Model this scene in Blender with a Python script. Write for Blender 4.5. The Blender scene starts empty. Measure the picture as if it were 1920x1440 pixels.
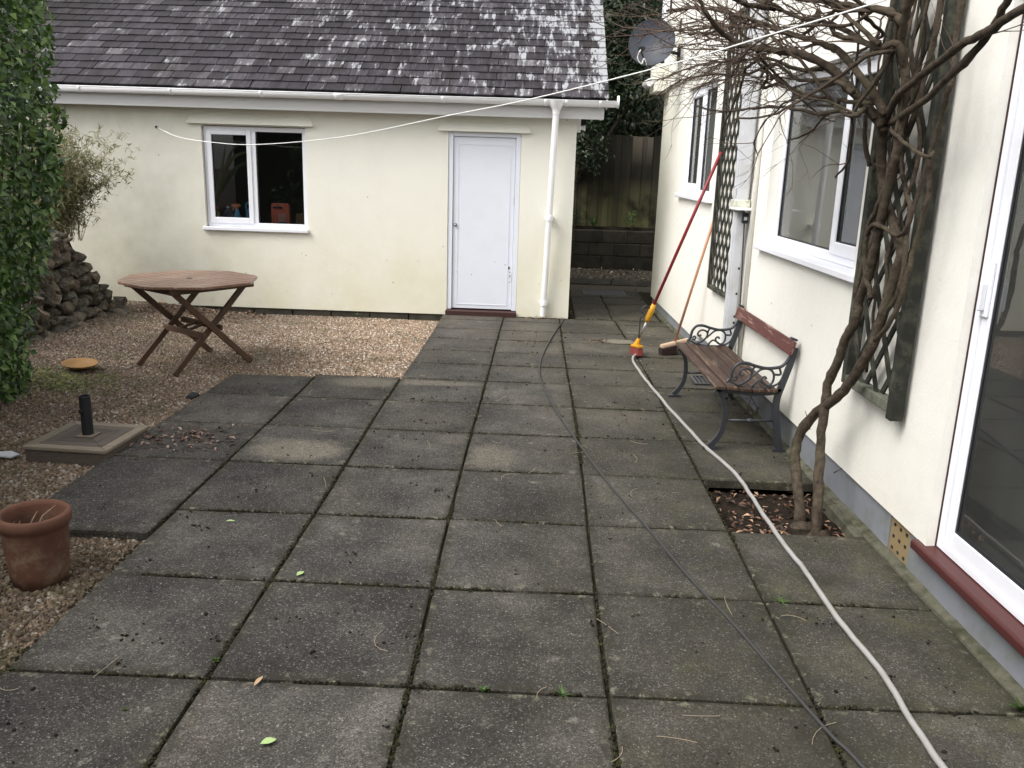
import bpy, bmesh, math, random
import numpy as np
from mathutils import Vector, Matrix, Euler, noise as mnoise

random.seed(7)
RNG = np.random.default_rng(7)
SC = bpy.context.scene
COL = SC.collection
R = math.radians

# ------------------------------------------------------------------ camera
cd = bpy.data.cameras.new('camera'); cam = bpy.data.objects.new('camera', cd); COL.objects.link(cam)
CP, CR, CW = 0.252288, 0.0312952, -0.0252096
cd.sensor_fit = 'HORIZONTAL'; cd.sensor_width = 36.0; cd.lens = 1615.33 / 1920 * 36
cd.clip_start = 0.05; cd.clip_end = 400
fw = Vector((math.sin(CW) * math.cos(CP), math.cos(CW) * math.cos(CP), -math.sin(CP)))
rt = Vector((math.cos(CW), -math.sin(CW), 0)); up = rt.cross(fw)
r2 = rt * math.cos(CR) + up * math.sin(CR); u2 = -rt * math.sin(CR) + up * math.cos(CR)
M = Matrix((r2, u2, -fw)).transposed().to_4x4(); M.translation = (1.09513, -2.6053, 1.76296)
cam.matrix_world = M
SC.camera = cam

# ------------------------------------------------------------------ sky and light (bright overcast day)
W = bpy.data.worlds.new('World'); SC.world = W; W.use_nodes = True
wt = W.node_tree; wt.nodes.clear()
wo = wt.nodes.new('ShaderNodeOutputWorld'); wb = wt.nodes.new('ShaderNodeBackground')
sky = wt.nodes.new('ShaderNodeTexSky'); sky.sky_type = 'NISHITA'; sky.sun_disc = False
SUN_EL, SUN_AZ = R(50), R(236)           # azimuth clockwise from +Y
sky.sun_elevation = SUN_EL; sky.sun_rotation = SUN_AZ
sky.air_density = 1.0; sky.dust_density = 4.0; sky.ozone_density = 1.0
hs = wt.nodes.new('ShaderNodeHueSaturation'); hs.inputs['Saturation'].default_value = 0.18
wt.links.new(sky.outputs[0], hs.inputs['Color']); wt.links.new(hs.outputs[0], wb.inputs['Color'])
wb.inputs['Strength'].default_value = 0.15
wt.links.new(wb.outputs[0], wo.inputs['Surface'])
sl = bpy.data.lights.new('sun', 'SUN'); sun = bpy.data.objects.new('sun', sl); COL.objects.link(sun)
sl.energy = 0.9; sl.angle = R(30); sl.color = (1.0, 0.97, 0.92)
sd = Vector((math.sin(SUN_AZ) * math.cos(SUN_EL), math.cos(SUN_AZ) * math.cos(SUN_EL), math.sin(SUN_EL)))
sun.rotation_euler = (-sd).to_track_quat('-Z', 'Y').to_euler()
sun.location = sd * 20
SC.view_settings.view_transform = 'Standard'; SC.view_settings.look = 'None'
SC.view_settings.exposure = 0.92; SC.view_settings.gamma = 1.0; SC.view_settings.use_curve_mapping = False
SC.render.engine = 'CYCLES'
SC.cycles.max_bounces = 8; SC.cycles.transparent_max_bounces = 12

# ------------------------------------------------------------------ node helpers
def new_mat(name):
    m = bpy.data.materials.new(name); m.use_nodes = True
    t = m.node_tree; t.nodes.clear()
    o = t.nodes.new('ShaderNodeOutputMaterial'); b = t.nodes.new('ShaderNodeBsdfPrincipled')
    t.links.new(b.outputs[0], o.inputs['Surface'])
    return m, t, b, o

def setin(t, node, key, v):
    s = node.inputs[key]
    if isinstance(v, bpy.types.NodeSocket): t.links.new(v, s)
    elif isinstance(v, (tuple, list)) and len(v) == 3 and s.type == 'RGBA': s.default_value = (*v, 1)
    else: s.default_value = v

def pos(t, obj=False):
    if obj:
        return t.nodes.new('ShaderNodeTexCoord').outputs['Object']
    return t.nodes.new('ShaderNodeNewGeometry').outputs['Position']

def mapping(t, vec, scale=(1, 1, 1), rot=(0, 0, 0), loc=(0, 0, 0)):
    n = t.nodes.new('ShaderNodeMapping'); t.links.new(vec, n.inputs[0])
    setin(t, n, 'Scale', scale); setin(t, n, 'Rotation', rot); setin(t, n, 'Location', loc)
    return n.outputs[0]

def noise(t, vec, scale, detail=3, rough=0.55, out='Fac'):
    n = t.nodes.new('ShaderNodeTexNoise'); t.links.new(vec, n.inputs['Vector'])
    setin(t, n, 'Scale', scale); setin(t, n, 'Detail', detail); setin(t, n, 'Roughness', rough)
    return n.outputs[out]

def voro(t, vec, scale, feature='F1', out='Distance', rnd=1.0):
    n = t.nodes.new('ShaderNodeTexVoronoi'); n.feature = feature; t.links.new(vec, n.inputs['Vector'])
    setin(t, n, 'Scale', scale); setin(t, n, 'Randomness', rnd)
    return n.outputs[out]

def ramp(t, fac, stops, interp='LINEAR'):
    n = t.nodes.new('ShaderNodeValToRGB'); t.links.new(fac, n.inputs[0])
    cr = n.color_ramp; cr.interpolation = interp
    while len(cr.elements) < len(stops): cr.elements.new(0.5)
    for e, (p, c) in zip(cr.elements, stops):
        e.position = p
        c = (c, c, c) if isinstance(c, (int, float)) else c
        e.color = (*c, 1)
    return n.outputs[0]

def mth(t, op, a, b=0.0, clamp=False):
    n = t.nodes.new('ShaderNodeMath'); n.operation = op; n.use_clamp = clamp
    setin(t, n, 0, a); setin(t, n, 1, b)
    return n.outputs[0]

def mix(t, fac, a, b, blend='MIX'):
    n = t.nodes.new('ShaderNodeMix'); n.data_type = 'RGBA'; n.blend_type = blend
    setin(t, n, 0, fac)
    for k, v in ((6, a), (7, b)):
        if isinstance(v, bpy.types.NodeSocket): t.links.new(v, n.inputs[k])
        else: n.inputs[k].default_value = (*v, 1) if len(v) == 3 else v
    return n.outputs[2]

def sep(t, vec):
    n = t.nodes.new('ShaderNodeSeparateXYZ'); t.links.new(vec, n.inputs[0]); return n.outputs

def bump(t, b, h, strength=0.3, dist=0.01):
    n = t.nodes.new('ShaderNodeBump'); t.links.new(h, n.inputs['Height'])
    setin(t, n, 'Strength', strength); setin(t, n, 'Distance', dist)
    t.links.new(n.outputs[0], b.inputs['Normal'])

def orand(t):
    """a random number per object plus the per-face value 'tint' of joined pieces"""
    o = t.nodes.new('ShaderNodeObjectInfo').outputs['Random']
    a = t.nodes.new('ShaderNodeAttribute'); a.attribute_name = 'tint'
    return mth(t, 'FRACT', mth(t, 'ADD', o, a.outputs['Fac']))

MATS = {}
def simple(name, col, rough=0.6, var=0.12, scale=30, bmp=0.0, metal=0.0, spec=0.4, perobj=0.0, dirt=None):
    if name in MATS: return MATS[name]
    m, t, b, o = new_mat(name)
    p = pos(t)
    f = noise(t, p, scale, 4)
    c = mix(t, f, tuple(x * (1 - var) for x in col), tuple(min(1, x * (1 + var)) for x in col))
    if dirt:
        d = ramp(t, noise(t, p, dirt[1], 5, 0.65), [(0.45, 0), (0.7, 1)])
        c = mix(t, mth(t, 'MULTIPLY', d, dirt[2]), c, dirt[0])
    if perobj:
        v = mth(t, 'ADD', mth(t, 'MULTIPLY', orand(t), 2 * perobj), 1 - perobj)
        cn = t.nodes.new('ShaderNodeCombineColor'); 
        for i in range(3): t.links.new(v, cn.inputs[i])
        c = mix(t, 1.0, c, cn.outputs[0], 'MULTIPLY')
    setin(t, b, 'Base Color', c); setin(t, b, 'Roughness', rough); setin(t, b, 'Metallic', metal)
    setin(t, b, 'Specular IOR Level', spec)
    if bmp: bump(t, b, noise(t, p, scale * 3, 5, 0.7), bmp, 0.004)
    MATS[name] = m
    return m

# ---------------------------------------------------------------- materials
def m_paving():
    m, t, b, o = new_mat('weathered concrete paving')
    p = pos(t); x, y, z = sep(t, p)
    rnd = orand(t)
    vr = sep(t, voro(t, mix(t, 0.012, p, noise(t, p, 60, 3, 0.7, 'Color')), 215, out='Color'))[0]
    vr2 = sep(t, voro(t, p, 430, out='Color'))[1]
    mott = noise(t, p, 26, 5, 0.72)
    sp = noise(t, p, 70, 4, 0.75)
    base = ramp(t, noise(t, p, 2.2, 5, 0.62), [(0.33, (0.028, 0.0258, 0.0242)), (0.50, (0.064, 0.0585, 0.053)), (0.68, (0.122, 0.111, 0.097))])
    v = mth(t, 'ADD', mth(t, 'MULTIPLY', rnd, 0.66), 0.72)
    cn = t.nodes.new('ShaderNodeCombineColor')
    for i in range(3): t.links.new(v, cn.inputs[i])
    c = mix(t, 1.0, base, cn.outputs[0], 'MULTIPLY')
    # exposed stones: pale and dark grains
    # worn buff patches, increased towards the garage to paint in grazing sky reflection
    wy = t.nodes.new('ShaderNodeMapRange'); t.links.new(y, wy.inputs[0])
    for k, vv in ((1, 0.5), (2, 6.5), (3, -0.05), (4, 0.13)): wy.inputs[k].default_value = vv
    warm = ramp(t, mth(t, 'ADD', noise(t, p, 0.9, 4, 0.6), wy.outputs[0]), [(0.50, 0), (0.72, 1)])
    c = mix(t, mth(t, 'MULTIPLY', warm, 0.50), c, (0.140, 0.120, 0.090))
    for (cx, cy, rx, ry, k_) in ((-0.34, 2.40, 0.34, 0.22, 0.9), (0.84, 2.42, 0.20, 0.26, 0.6), (-0.25, 4.10, 0.34, 0.16, 0.7), (0.30, 4.17, 0.40, 0.09, 0.7), (0.62, 2.75, 0.18, 0.15, 0.35)):
        q = mapping(t, p, (1 / rx, 1 / ry, 0.0), (0, 0, 0), (-cx / rx, -cy / ry, 0))
        ln = t.nodes.new('ShaderNodeVectorMath'); ln.operation = 'LENGTH'; t.links.new(q, ln.inputs[0])
        dd = mth(t, 'ADD', ln.outputs['Value'], mth(t, 'MULTIPLY', noise(t, p, 9, 4, 0.6), 0.6))
        c = mix(t, mth(t, 'MULTIPLY', ramp(t, mth(t, 'MULTIPLY', dd, 0.5), [(0.45, 1), (0.68, 0)]), k_), c, (0.205, 0.182, 0.142))
    # exposed stone grains
    gr = mth(t, 'MULTIPLY', sep(t, ramp(t, vr, [(0.0, 0.42), (0.45, 0.72), (0.75, 1.0), (0.90, 1.0), (0.93, 1.0), (1.0, 1.0)]))[0], sep(t, ramp(t, vr2, [(0.0, 0.60), (0.7, 1.05), (1.0, 1.3)]))[0])
    gr = mth(t, 'MULTIPLY', gr, mth(t, 'ADD', 0.45, mth(t, 'MULTIPLY', mott, 1.15)))
    cn2 = t.nodes.new('ShaderNodeCombineColor')
    for i in range(3): t.links.new(gr, cn2.inputs[i])
    c = mix(t, 1.0, c, cn2.outputs[0], 'MULTIPLY')
    c = mix(t, mth(t, 'MULTIPLY', sep(t, ramp(t, vr, [(0.83, 0.0), (0.91, 0.32), (0.975, 0.62), (1.0, 1.0)]))[0], mth(t, 'MULTIPLY', sep(t, ramp(t, sp, [(0.40, 0.05), (0.62, 1.0)]))[0], 0.95)), c, (0.36, 0.335, 0.30))
    fine = vr2
    # green algae towards the house
    gx = t.nodes.new('ShaderNodeMapRange'); t.links.new(x, gx.inputs[0])
    for k, vv in ((1, 0.7), (2, 2.7), (3, 0.0), (4, 1.0)): gx.inputs[k].default_value = vv
    g = mth(t, 'MULTIPLY', gx.outputs[0], ramp(t, noise(t, p, 3.0, 6, 0.68), [(0.33, 0.12), (0.62, 1)]))
    c = mix(t, mth(t, 'MULTIPLY', g, 0.52), c, (0.064, 0.059, 0.029))
    g2 = mth(t, 'MULTIPLY', gx.outputs[0], ramp(t, noise(t, p, 7.5, 6, 0.72), [(0.55, 0), (0.7, 1)]))
    c = mix(t, mth(t, 'MULTIPLY', g2, 0.60), c, (0.098, 0.096, 0.042))
    d2 = mth(t, 'MULTIPLY', gx.outputs[0], ramp(t, noise(t, p, 1.7, 4, 0.6), [(0.48, 0), (0.64, 1)]))
    c = mix(t, mth(t, 'MULTIPLY', d2, 0.65), c, (0.020, 0.0175, 0.013))
    # dirt and moss creeping in from the slab edges
    ed = t.nodes.new('ShaderNodeAttribute'); ed.attribute_name = 'edge'
    em = mth(t, 'MULTIPLY', ed.outputs['Fac'], ramp(t, noise(t, p, 11, 6, 0.75), [(0.40, 0.15), (0.62, 1)]))
    c = mix(t, mth(t, 'MULTIPLY', em, 0.85), c, (0.026, 0.023, 0.014))
    em2 = mth(t, 'MULTIPLY', ed.outputs['Fac'], ramp(t, noise(t, p, 19, 5, 0.75), [(0.56, 0), (0.64, 1)]))
    c = mix(t, mth(t, 'MULTIPLY', em2, 0.75), c, (0.20, 0.192, 0.135))
    # lichen discs
    wv = mapping(t, p, (1, 1, 1))
    ld = voro(t, mix(t, 0.06, wv, noise(t, p, 30, 3, out='Color')), 7.0)
    lm = mth(t, 'MULTIPLY', ramp(t, ld, [(0.09, 1), (0.17, 0)]), ramp(t, noise(t, p, 1.1, 2), [(0.48, 0), (0.60, 1)]))
    lm = mth(t, 'MULTIPLY', lm, ramp(t, noise(t, p, 75, 4, 0.75), [(0.38, 0.0), (0.58, 1)]))
    c = mix(t, mth(t, 'MULTIPLY', lm, 0.6), c, (0.30, 0.275, 0.235))
    # dirty slab edges
    setin(t, b, 'Base Color', c); setin(t, b, 'Roughness', 0.82); setin(t, b, 'Specular IOR Level', 0.3)
    h = mth(t, 'ADD', mth(t, 'MULTIPLY', sp, 0.5), mth(t, 'MULTIPLY', vr, 0.5))
    bump(t, b, h, 0.6, 0.005)
    return m

def m_moss():
    m, t, b, o = new_mat('mossy joint soil')
    p = pos(t)
    c = ramp(t, noise(t, p, 14, 5, 0.7), [(0.3, (0.014, 0.013, 0.010)), (0.55, (0.028, 0.026, 0.014)), (0.72, (0.058, 0.062, 0.018))])
    c = mix(t, ramp(t, noise(t, p, 130, 3), [(0.55, 0), (0.7, 0.5)]), c, (0.12, 0.11, 0.07))
    setin(t, b, 'Base Color', c); setin(t, b, 'Roughness', 0.95); setin(t, b, 'Specular IOR Level', 0.1)
    bump(t, b, noise(t, p, 160, 4), 0.8, 0.008)
    return m

def pebble_color(t, rnd, p):
    c = ramp(t, rnd, [(0.0, (0.085, 0.057, 0.038)), (0.2, (0.25, 0.170, 0.106)), (0.38, (0.41, 0.288, 0.195)), (0.52, (0.215, 0.168, 0.120)),
                      (0.66, (0.47, 0.340, 0.238)), (0.78, (0.13, 0.092, 0.064)), (0.90, (0.55, 0.47, 0.39)), (1.0, (0.70, 0.66, 0.59))], 'LINEAR')
    x, y, z = sep(t, p)
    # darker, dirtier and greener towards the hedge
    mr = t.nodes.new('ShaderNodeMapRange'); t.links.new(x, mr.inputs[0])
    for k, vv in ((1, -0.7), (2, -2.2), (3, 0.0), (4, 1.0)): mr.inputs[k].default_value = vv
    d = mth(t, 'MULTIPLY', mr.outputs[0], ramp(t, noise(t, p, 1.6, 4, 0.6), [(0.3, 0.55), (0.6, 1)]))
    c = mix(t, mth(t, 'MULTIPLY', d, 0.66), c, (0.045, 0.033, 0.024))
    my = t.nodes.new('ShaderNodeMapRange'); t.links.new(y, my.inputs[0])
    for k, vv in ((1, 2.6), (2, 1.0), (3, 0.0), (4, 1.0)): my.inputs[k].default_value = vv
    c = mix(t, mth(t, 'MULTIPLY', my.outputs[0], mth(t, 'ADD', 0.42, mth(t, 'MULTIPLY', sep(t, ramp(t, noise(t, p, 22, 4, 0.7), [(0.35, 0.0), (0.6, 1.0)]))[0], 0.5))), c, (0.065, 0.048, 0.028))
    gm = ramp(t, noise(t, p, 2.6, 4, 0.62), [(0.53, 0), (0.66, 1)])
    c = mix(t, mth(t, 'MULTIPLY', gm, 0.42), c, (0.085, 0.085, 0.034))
    return c

def m_pebble():
    m, t, b, o = new_mat('gravel stones')
    p = pos(t)
    rnd = t.nodes.new('ShaderNodeObjectInfo').outputs['Random']
    at = t.nodes.new('ShaderNodeAttribute'); at.attribute_type = 'INSTANCER'; at.attribute_name = 'tint'
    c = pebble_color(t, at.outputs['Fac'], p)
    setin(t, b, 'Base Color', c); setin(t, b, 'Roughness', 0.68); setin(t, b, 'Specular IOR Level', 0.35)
    return m

def m_gravel_bed():
    m, t, b, o = new_mat('gravel bed')
    p = pos(t)
    rc = sep(t, voro(t, p, 75, out='Color'))[0]
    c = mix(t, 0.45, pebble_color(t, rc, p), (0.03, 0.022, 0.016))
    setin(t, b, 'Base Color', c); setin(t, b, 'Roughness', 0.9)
    bump(t, b, voro(t, p, 75), 1.0, 0.012)
    return m

def m_soil():
    m, t, b, o = new_mat('dark soil')
    p = pos(t)
    c = ramp(t, noise(t, p, 9, 6, 0.7), [(0.3, (0.012, 0.009, 0.007)), (0.7, (0.045, 0.033, 0.024))])
    setin(t, b, 'Base Color', c); setin(t, b, 'Roughness', 0.95); setin(t, b, 'Specular IOR Level', 0.1)
    bump(t, b, noise(t, p, 40, 5, 0.7), 1.0, 0.02)
    return m

def m_render(name, col, algae=0.5, greencol=(0.42, 0.42, 0.20), zr=(0.0, 0.9), streak=0.15, xr=None, yr=None):
    m, t, b, o = new_mat(name)
    p = pos(t); x, y, z = sep(t, p)
    c = mix(t, noise(t, p, 0.8, 5, 0.6), tuple(v * 0.94 for v in col), tuple(min(1, v * 1.04) for v in col))
    mr = t.nodes.new('ShaderNodeMapRange'); t.links.new(z, mr.inputs[0])
    for k, vv in ((1, zr[1]), (2, zr[0]), (3, 0.0), (4, 1.0)): mr.inputs[k].default_value = vv
    f = mth(t, 'MULTIPLY', mr.outputs[0], ramp(t, noise(t, p, 1.4, 5, 0.65), [(0.30, 0.1), (0.68, 1)]))
    c = mix(t, mth(t, 'MULTIPLY', f, algae), c, greencol)
    st = noise(t, mapping(t, p, (1.1, 1.1, 0.30)), 2.0, 6, 0.75)
    c = mix(t, mth(t, 'MULTIPLY', ramp(t, st, [(0.50, 0), (0.85, 1)]), streak), c, (0.30, 0.28, 0.22))
    # splashes and scuffs
    sp = voro(t, mix(t, 0.02, p, noise(t, p, 25, 3, 0.6, 'Color')), 7.5); sm = mth(t, 'MULTIPLY', ramp(t, sp, [(0.045, 1), (0.085, 0)]), ramp(t, noise(t, p, 1.7, 3), [(0.53, 0), (0.57, 1)]))
    c = mix(t, mth(t, 'MULTIPLY', sm, 0.6), c, (0.16, 0.14, 0.10))
    if xr:  # darker along x: shade at the hedge end painted into the wall colour
        mx = t.nodes.new('ShaderNodeMapRange'); t.links.new(x, mx.inputs[0])
        for k, vv in ((1, xr[0]), (2, xr[1]), (3, 0.0), (4, 1.0)): mx.inputs[k].default_value = vv
        dd = mth(t, 'MULTIPLY', mx.outputs[0], ramp(t, noise(t, p, 1.9, 5, 0.65), [(0.25, 0.25), (0.7, 1)]))
        c = mix(t, mth(t, 'MULTIPLY', dd, 0.55), c, (0.30, 0.285, 0.21))
    if yr:
        mx = t.nodes.new('ShaderNodeMapRange'); t.links.new(y, mx.inputs[0])
        for k, vv in ((1, yr[0]), (2, yr[1]), (3, 0.0), (4, 1.0)): mx.inputs[k].default_value = vv
        dd = mth(t, 'MULTIPLY', mx.outputs[0], ramp(t, noise(t, p, 1.6, 5, 0.65), [(0.28, 0.2), (0.68, 1)]))
        c = mix(t, mth(t, 'MULTIPLY', dd, 0.32), c, (0.50, 0.50, 0.30))
    setin(t, b, 'Base Color', c); setin(t, b, 'Roughness', 0.88); setin(t, b, 'Specular IOR Level', 0.25)
    h = mth(t, 'ADD', mth(t, 'MULTIPLY', noise(t, p, 5, 3), 1.0), mth(t, 'MULTIPLY', noise(t, p, 60, 4, 0.7), 0.30))
    bump(t, b, h, 0.35, 0.02)
    return m

def m_slate():
    m, t, b, o = new_mat('weathered roof slate')
    p = pos(t); x, y, z = sep(t, p)
    rnd = orand(t)
    # slope coordinates: across = x, down the slope stretched
    sv = mapping(t, p, (1.0, 0.35, 0.35))
    c = ramp(t, rnd, [(0.0, (0.019, 0.0155, 0.019)), (0.35, (0.031, 0.026, 0.032)), (0.75, (0.048, 0.041, 0.050)), (0.93, (0.082, 0.074, 0.081)), (1.0, (0.15, 0.142, 0.148))])
    st = noise(t, mapping(t, p, (6.5, 1.1, 1.1)), 1.6, 5, 0.65)
    c = mix(t, mth(t, 'MULTIPLY', ramp(t, st, [(0.40, 1), (0.58, 0)]), 0.75), c, (0.0125, 0.0098, 0.0105))
    band = noise(t, mapping(t, p, (1.3, 0.3, 0.3)), 1.0, 3, 0.6)
    c = mix(t, mth(t, 'MULTIPLY', ramp(t, band, [(0.50, 0), (0.66, 1)]), 0.45), c, (0.0145, 0.0110, 0.0112))
    # pale bloom and white lichen, thicker to the right and up the slope
    mx = t.nodes.new('ShaderNodeMapRange'); t.links.new(x, mx.inputs[0])
    for k, vv in ((1, -4.5), (2, 1.8), (3, 0.0), (4, 1.0)): mx.inputs[k].default_value = vv
    mz = t.nodes.new('ShaderNodeMapRange'); t.links.new(z, mz.inputs[0])
    for k, vv in ((1, 2.4), (2, 3.7), (3, 0.0), (4, 1.0)): mz.inputs[k].default_value = vv
    dens = mth(t, 'ADD', mth(t, 'MULTIPLY', mx.outputs[0], 0.075), mth(t, 'MULTIPLY', mth(t, 'MULTIPLY', mz.outputs[0], mx.outputs[0]), 0.050))
    patch = mth(t, 'ADD', mth(t, 'MULTIPLY', noise(t, mapping(t, p, (12.0, 2.4, 2.4)), 1.5, 5, 0.70), 0.84), mth(t, 'MULTIPLY', rnd, 0.15))
    f = mth(t, 'ADD', patch, dens)
    vg = t.nodes.new('ShaderNodeMapRange'); t.links.new(x, vg.inputs[0])
    for k, vv in ((1, 1.60), (2, 1.70), (3, 0.0), (4, 0.12)): vg.inputs[k].default_value = vv
    f = mth(t, 'ADD', f, vg.outputs[0])
    wm = ramp(t, f, [(0.650, 0), (0.69, 1)])
    c = mix(t, mth(t, 'MULTIPLY', ramp(t, f, [(0.54, 0), (0.67, 1)]), 0.34), c, (0.15, 0.145, 0.152))
    c = mix(t, mth(t, 'MULTIPLY', wm, 0.85), c, (0.37, 0.38, 0.40))
    setin(t, b, 'Base Color', c)
    setin(t, b, 'Roughness', 0.60); setin(t, b, 'Specular IOR Level', 0.32)
    bump(t, b, noise(t, p, 60, 4, 0.7), 0.35, 0.004)
    return m

def m_wood(name, a, bcol, along='x', scale=8, rough=0.65, worn=None, perobj=0.2, local=True):
    m, t, b, o = new_mat(name)
    p = pos(t, obj=local)
    s = {'x': (0.9, 14, 14), 'y': (14, 0.9, 14), 'z': (14, 14, 0.9)}[along]
    g = noise(t, mapping(t, p, s), scale * 0.35, 6, 0.65)
    c = mix(t, g, a, bcol)
    g2 = noise(t, mapping(t, p, tuple(v * 3 for v in s)), scale, 3, 0.6)
    c = mix(t, mth(t, 'MULTIPLY', ramp(t, g2, [(0.35, 1), (0.5, 0)]), 0.45), c, tuple(v * 0.45 for v in a))
    if worn:
        w = ramp(t, noise(t, mapping(t, p, tuple(v * 0.6 for v in s)), scale * 0.9, 5, 0.7), [(worn[1], 0), (worn[1] + 0.06, 1)])
        c = mix(t, mth(t, 'MULTIPLY', w, 0.85), c, worn[0])
    v = mth(t, 'ADD', mth(t, 'MULTIPLY', orand(t), 2 * perobj), 1 - perobj)
    cn = t.nodes.new('ShaderNodeCombineColor')
    for i in range(3): t.links.new(v, cn.inputs[i])
    c = mix(t, 1.0, c, cn.outputs[0], 'MULTIPLY')
    setin(t, b, 'Base Color', c); setin(t, b, 'Roughness', rough); setin(t, b, 'Specular IOR Level', 0.35)
    bump(t, b, g2, 0.35, 0.003)
    return m

def m_leaf(name, a, bcol, cc, rough=0.38, trans=0.12):
    m, t, b, o = new_mat(name)
    rnd = orand(t)
    c = ramp(t, rnd, [(0.0, a), (0.55, bcol), (0.93, cc), (1.0, tuple(min(1, v * 1.5) for v in cc))])
    setin(t, b, 'Base Color', c); setin(t, b, 'Roughness', rough); setin(t, b, 'Specular IOR Level', 0.5)
    if trans:
        tr = t.nodes.new('ShaderNodeBsdfTranslucent'); setin(t, tr, 'Color', mix(t, 0.5, c, (0.12, 0.22, 0.03)))
        mx = t.nodes.new('ShaderNodeMixShader'); mx.inputs[0].default_value = trans
        t.links.new(b.outputs[0], mx.inputs[1]); t.links.new(tr.outputs[0], mx.inputs[2]); t.links.new(mx.outputs[0], o.inputs['Surface'])
    return m

def m_bark(name, a, bcol, green=0.25):
    m, t, b, o = new_mat(name)
    p = pos(t)
    g = noise(t, p, 28, 6, 0.7)
    c = mix(t, ramp(t, g, [(0.3, 0), (0.7, 1)]), a, bcol)
    c = mix(t, mth(t, 'MULTIPLY', ramp(t, noise(t, p, 5, 4), [(0.5, 0), (0.7, 1)]), green), c, (0.09, 0.10, 0.05))
    setin(t, b, 'Base Color', c); setin(t, b, 'Roughness', 0.85); setin(t, b, 'Specular IOR Level', 0.2)
    hb = mth(t, 'ADD', noise(t, p, 110, 5, 0.75), mth(t, 'MULTIPLY', noise(t, p, 26, 4, 0.7), 1.4))
    bump(t, b, hb, 1.0, 0.010)
    return m

def m_glass(name, ior, haze):
    m, t, b, o = new_mat(name)
    t.nodes.remove(b)
    g = t.nodes.new('ShaderNodeBsdfGlossy'); g.inputs['Roughness'].default_value = 0.0; g.inputs['Color'].default_value = (0.93, 0.95, 0.95, 1)
    tr = t.nodes.new('ShaderNodeBsdfTransparent'); tr.inputs['Color'].default_value = (0.92, 0.94, 0.93, 1)
    fr = t.nodes.new('ShaderNodeFresnel'); fr.inputs['IOR'].default_value = ior
    p = pos(t)
    nb = t.nodes.new('ShaderNodeBump'); nb.inputs['Strength'].default_value = 0.02; nb.inputs['Distance'].default_value = 0.02
    t.links.new(noise(t, p, 1.5, 1), nb.inputs['Height']); t.links.new(nb.outputs[0], g.inputs['Normal'])
    mx = t.nodes.new('ShaderNodeMixShader')
    t.links.new(fr.outputs[0], mx.inputs[0]); t.links.new(tr.outputs[0], mx.inputs[1]); t.links.new(g.outputs[0], mx.inputs[2])
    df = t.nodes.new('ShaderNodeBsdfDiffuse'); df.inputs['Color'].default_value = (0.75, 0.76, 0.72, 1)  # pale diffuse layer lightens the panes, painting in hazy sky reflection
    m2 = t.nodes.new('ShaderNodeMixShader')
    t.links.new(mth(t, 'MULTIPLY', ramp(t, noise(t, mapping(t, p, (1, 1, 0.5)), 4, 5, 0.65), [(0.3, 0.6), (0.7, 1.0)]), haze), m2.inputs[0])
    t.links.new(mx.outputs[0], m2.inputs[1]); t.links.new(df.outputs[0], m2.inputs[2])
    t.links.new(m2.outputs[0], o.inputs['Surface'])
    return m

def m_stone():
    m, t, b, o = new_mat('rubble stone')
    p = pos(t); rnd = orand(t)
    c = ramp(t, rnd, [(0.0, (0.058, 0.052, 0.044)), (0.3, (0.105, 0.094, 0.078)), (0.6, (0.085, 0.081, 0.068)), (0.85, (0.140, 0.112, 0.086)), (1, (0.19, 0.175, 0.145))])
    c = mix(t, ramp(t, noise(t, p, 22, 6, 0.75), [(0.4, 0.65), (0.62, 0)]), c, (0.022, 0.02, 0.016))
    c = mix(t, mth(t, 'MULTIPLY', ramp(t, noise(t, p, 9, 5, 0.7), [(0.55, 0), (0.68, 1)]), 0.5), c, (0.17, 0.17, 0.10))
    setin(t, b, 'Base Color', mix(t, 1.0, c, (2.1, 2.03, 1.95), 'MULTIPLY')); setin(t, b, 'Roughness', 0.9); setin(t, b, 'Specular IOR Level', 0.2)
    bump(t, b, mth(t, 'ADD', noise(t, p, 45, 6, 0.75), mth(t, 'MULTIPLY', noise(t, p, 14, 3), 1.5)), 1.0, 0.03)
    return m

def m_terracotta():
    m, t, b, o = new_mat('old terracotta')
    p = pos(t); x, y, z = sep(t, p)
    c = mix(t, noise(t, p, 9, 5, 0.6), (0.088, 0.040, 0.026), (0.160, 0.074, 0.047))
    zb = t.nodes.new('ShaderNodeMapRange'); t.links.new(z, zb.inputs[0])
    for k, vv in ((1, 0.26), (2, 0.12), (3, 0.0), (4, 1.0)): zb.inputs[k].default_value = vv
    w = mth(t, 'MULTIPLY', zb.outputs[0], ramp(t, noise(t, p, 13, 6, 0.7), [(0.47, 0), (0.68, 1)]))
    c = mix(t, mth(t, 'MULTIPLY', w, 0.5), c, (0.30, 0.25, 0.17))
    c = mix(t, ramp(t, noise(t, p, 6, 4), [(0.55, 0), (0.75, 0.6)]), c, (0.06, 0.035, 0.025))
    setin(t, b, 'Base Color', c); setin(t, b, 'Roughness', 0.8); setin(t, b, 'Specular IOR Level', 0.3)
    bump(t, b, noise(t, p, 90, 4), 0.3, 0.004)
    return m

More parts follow.
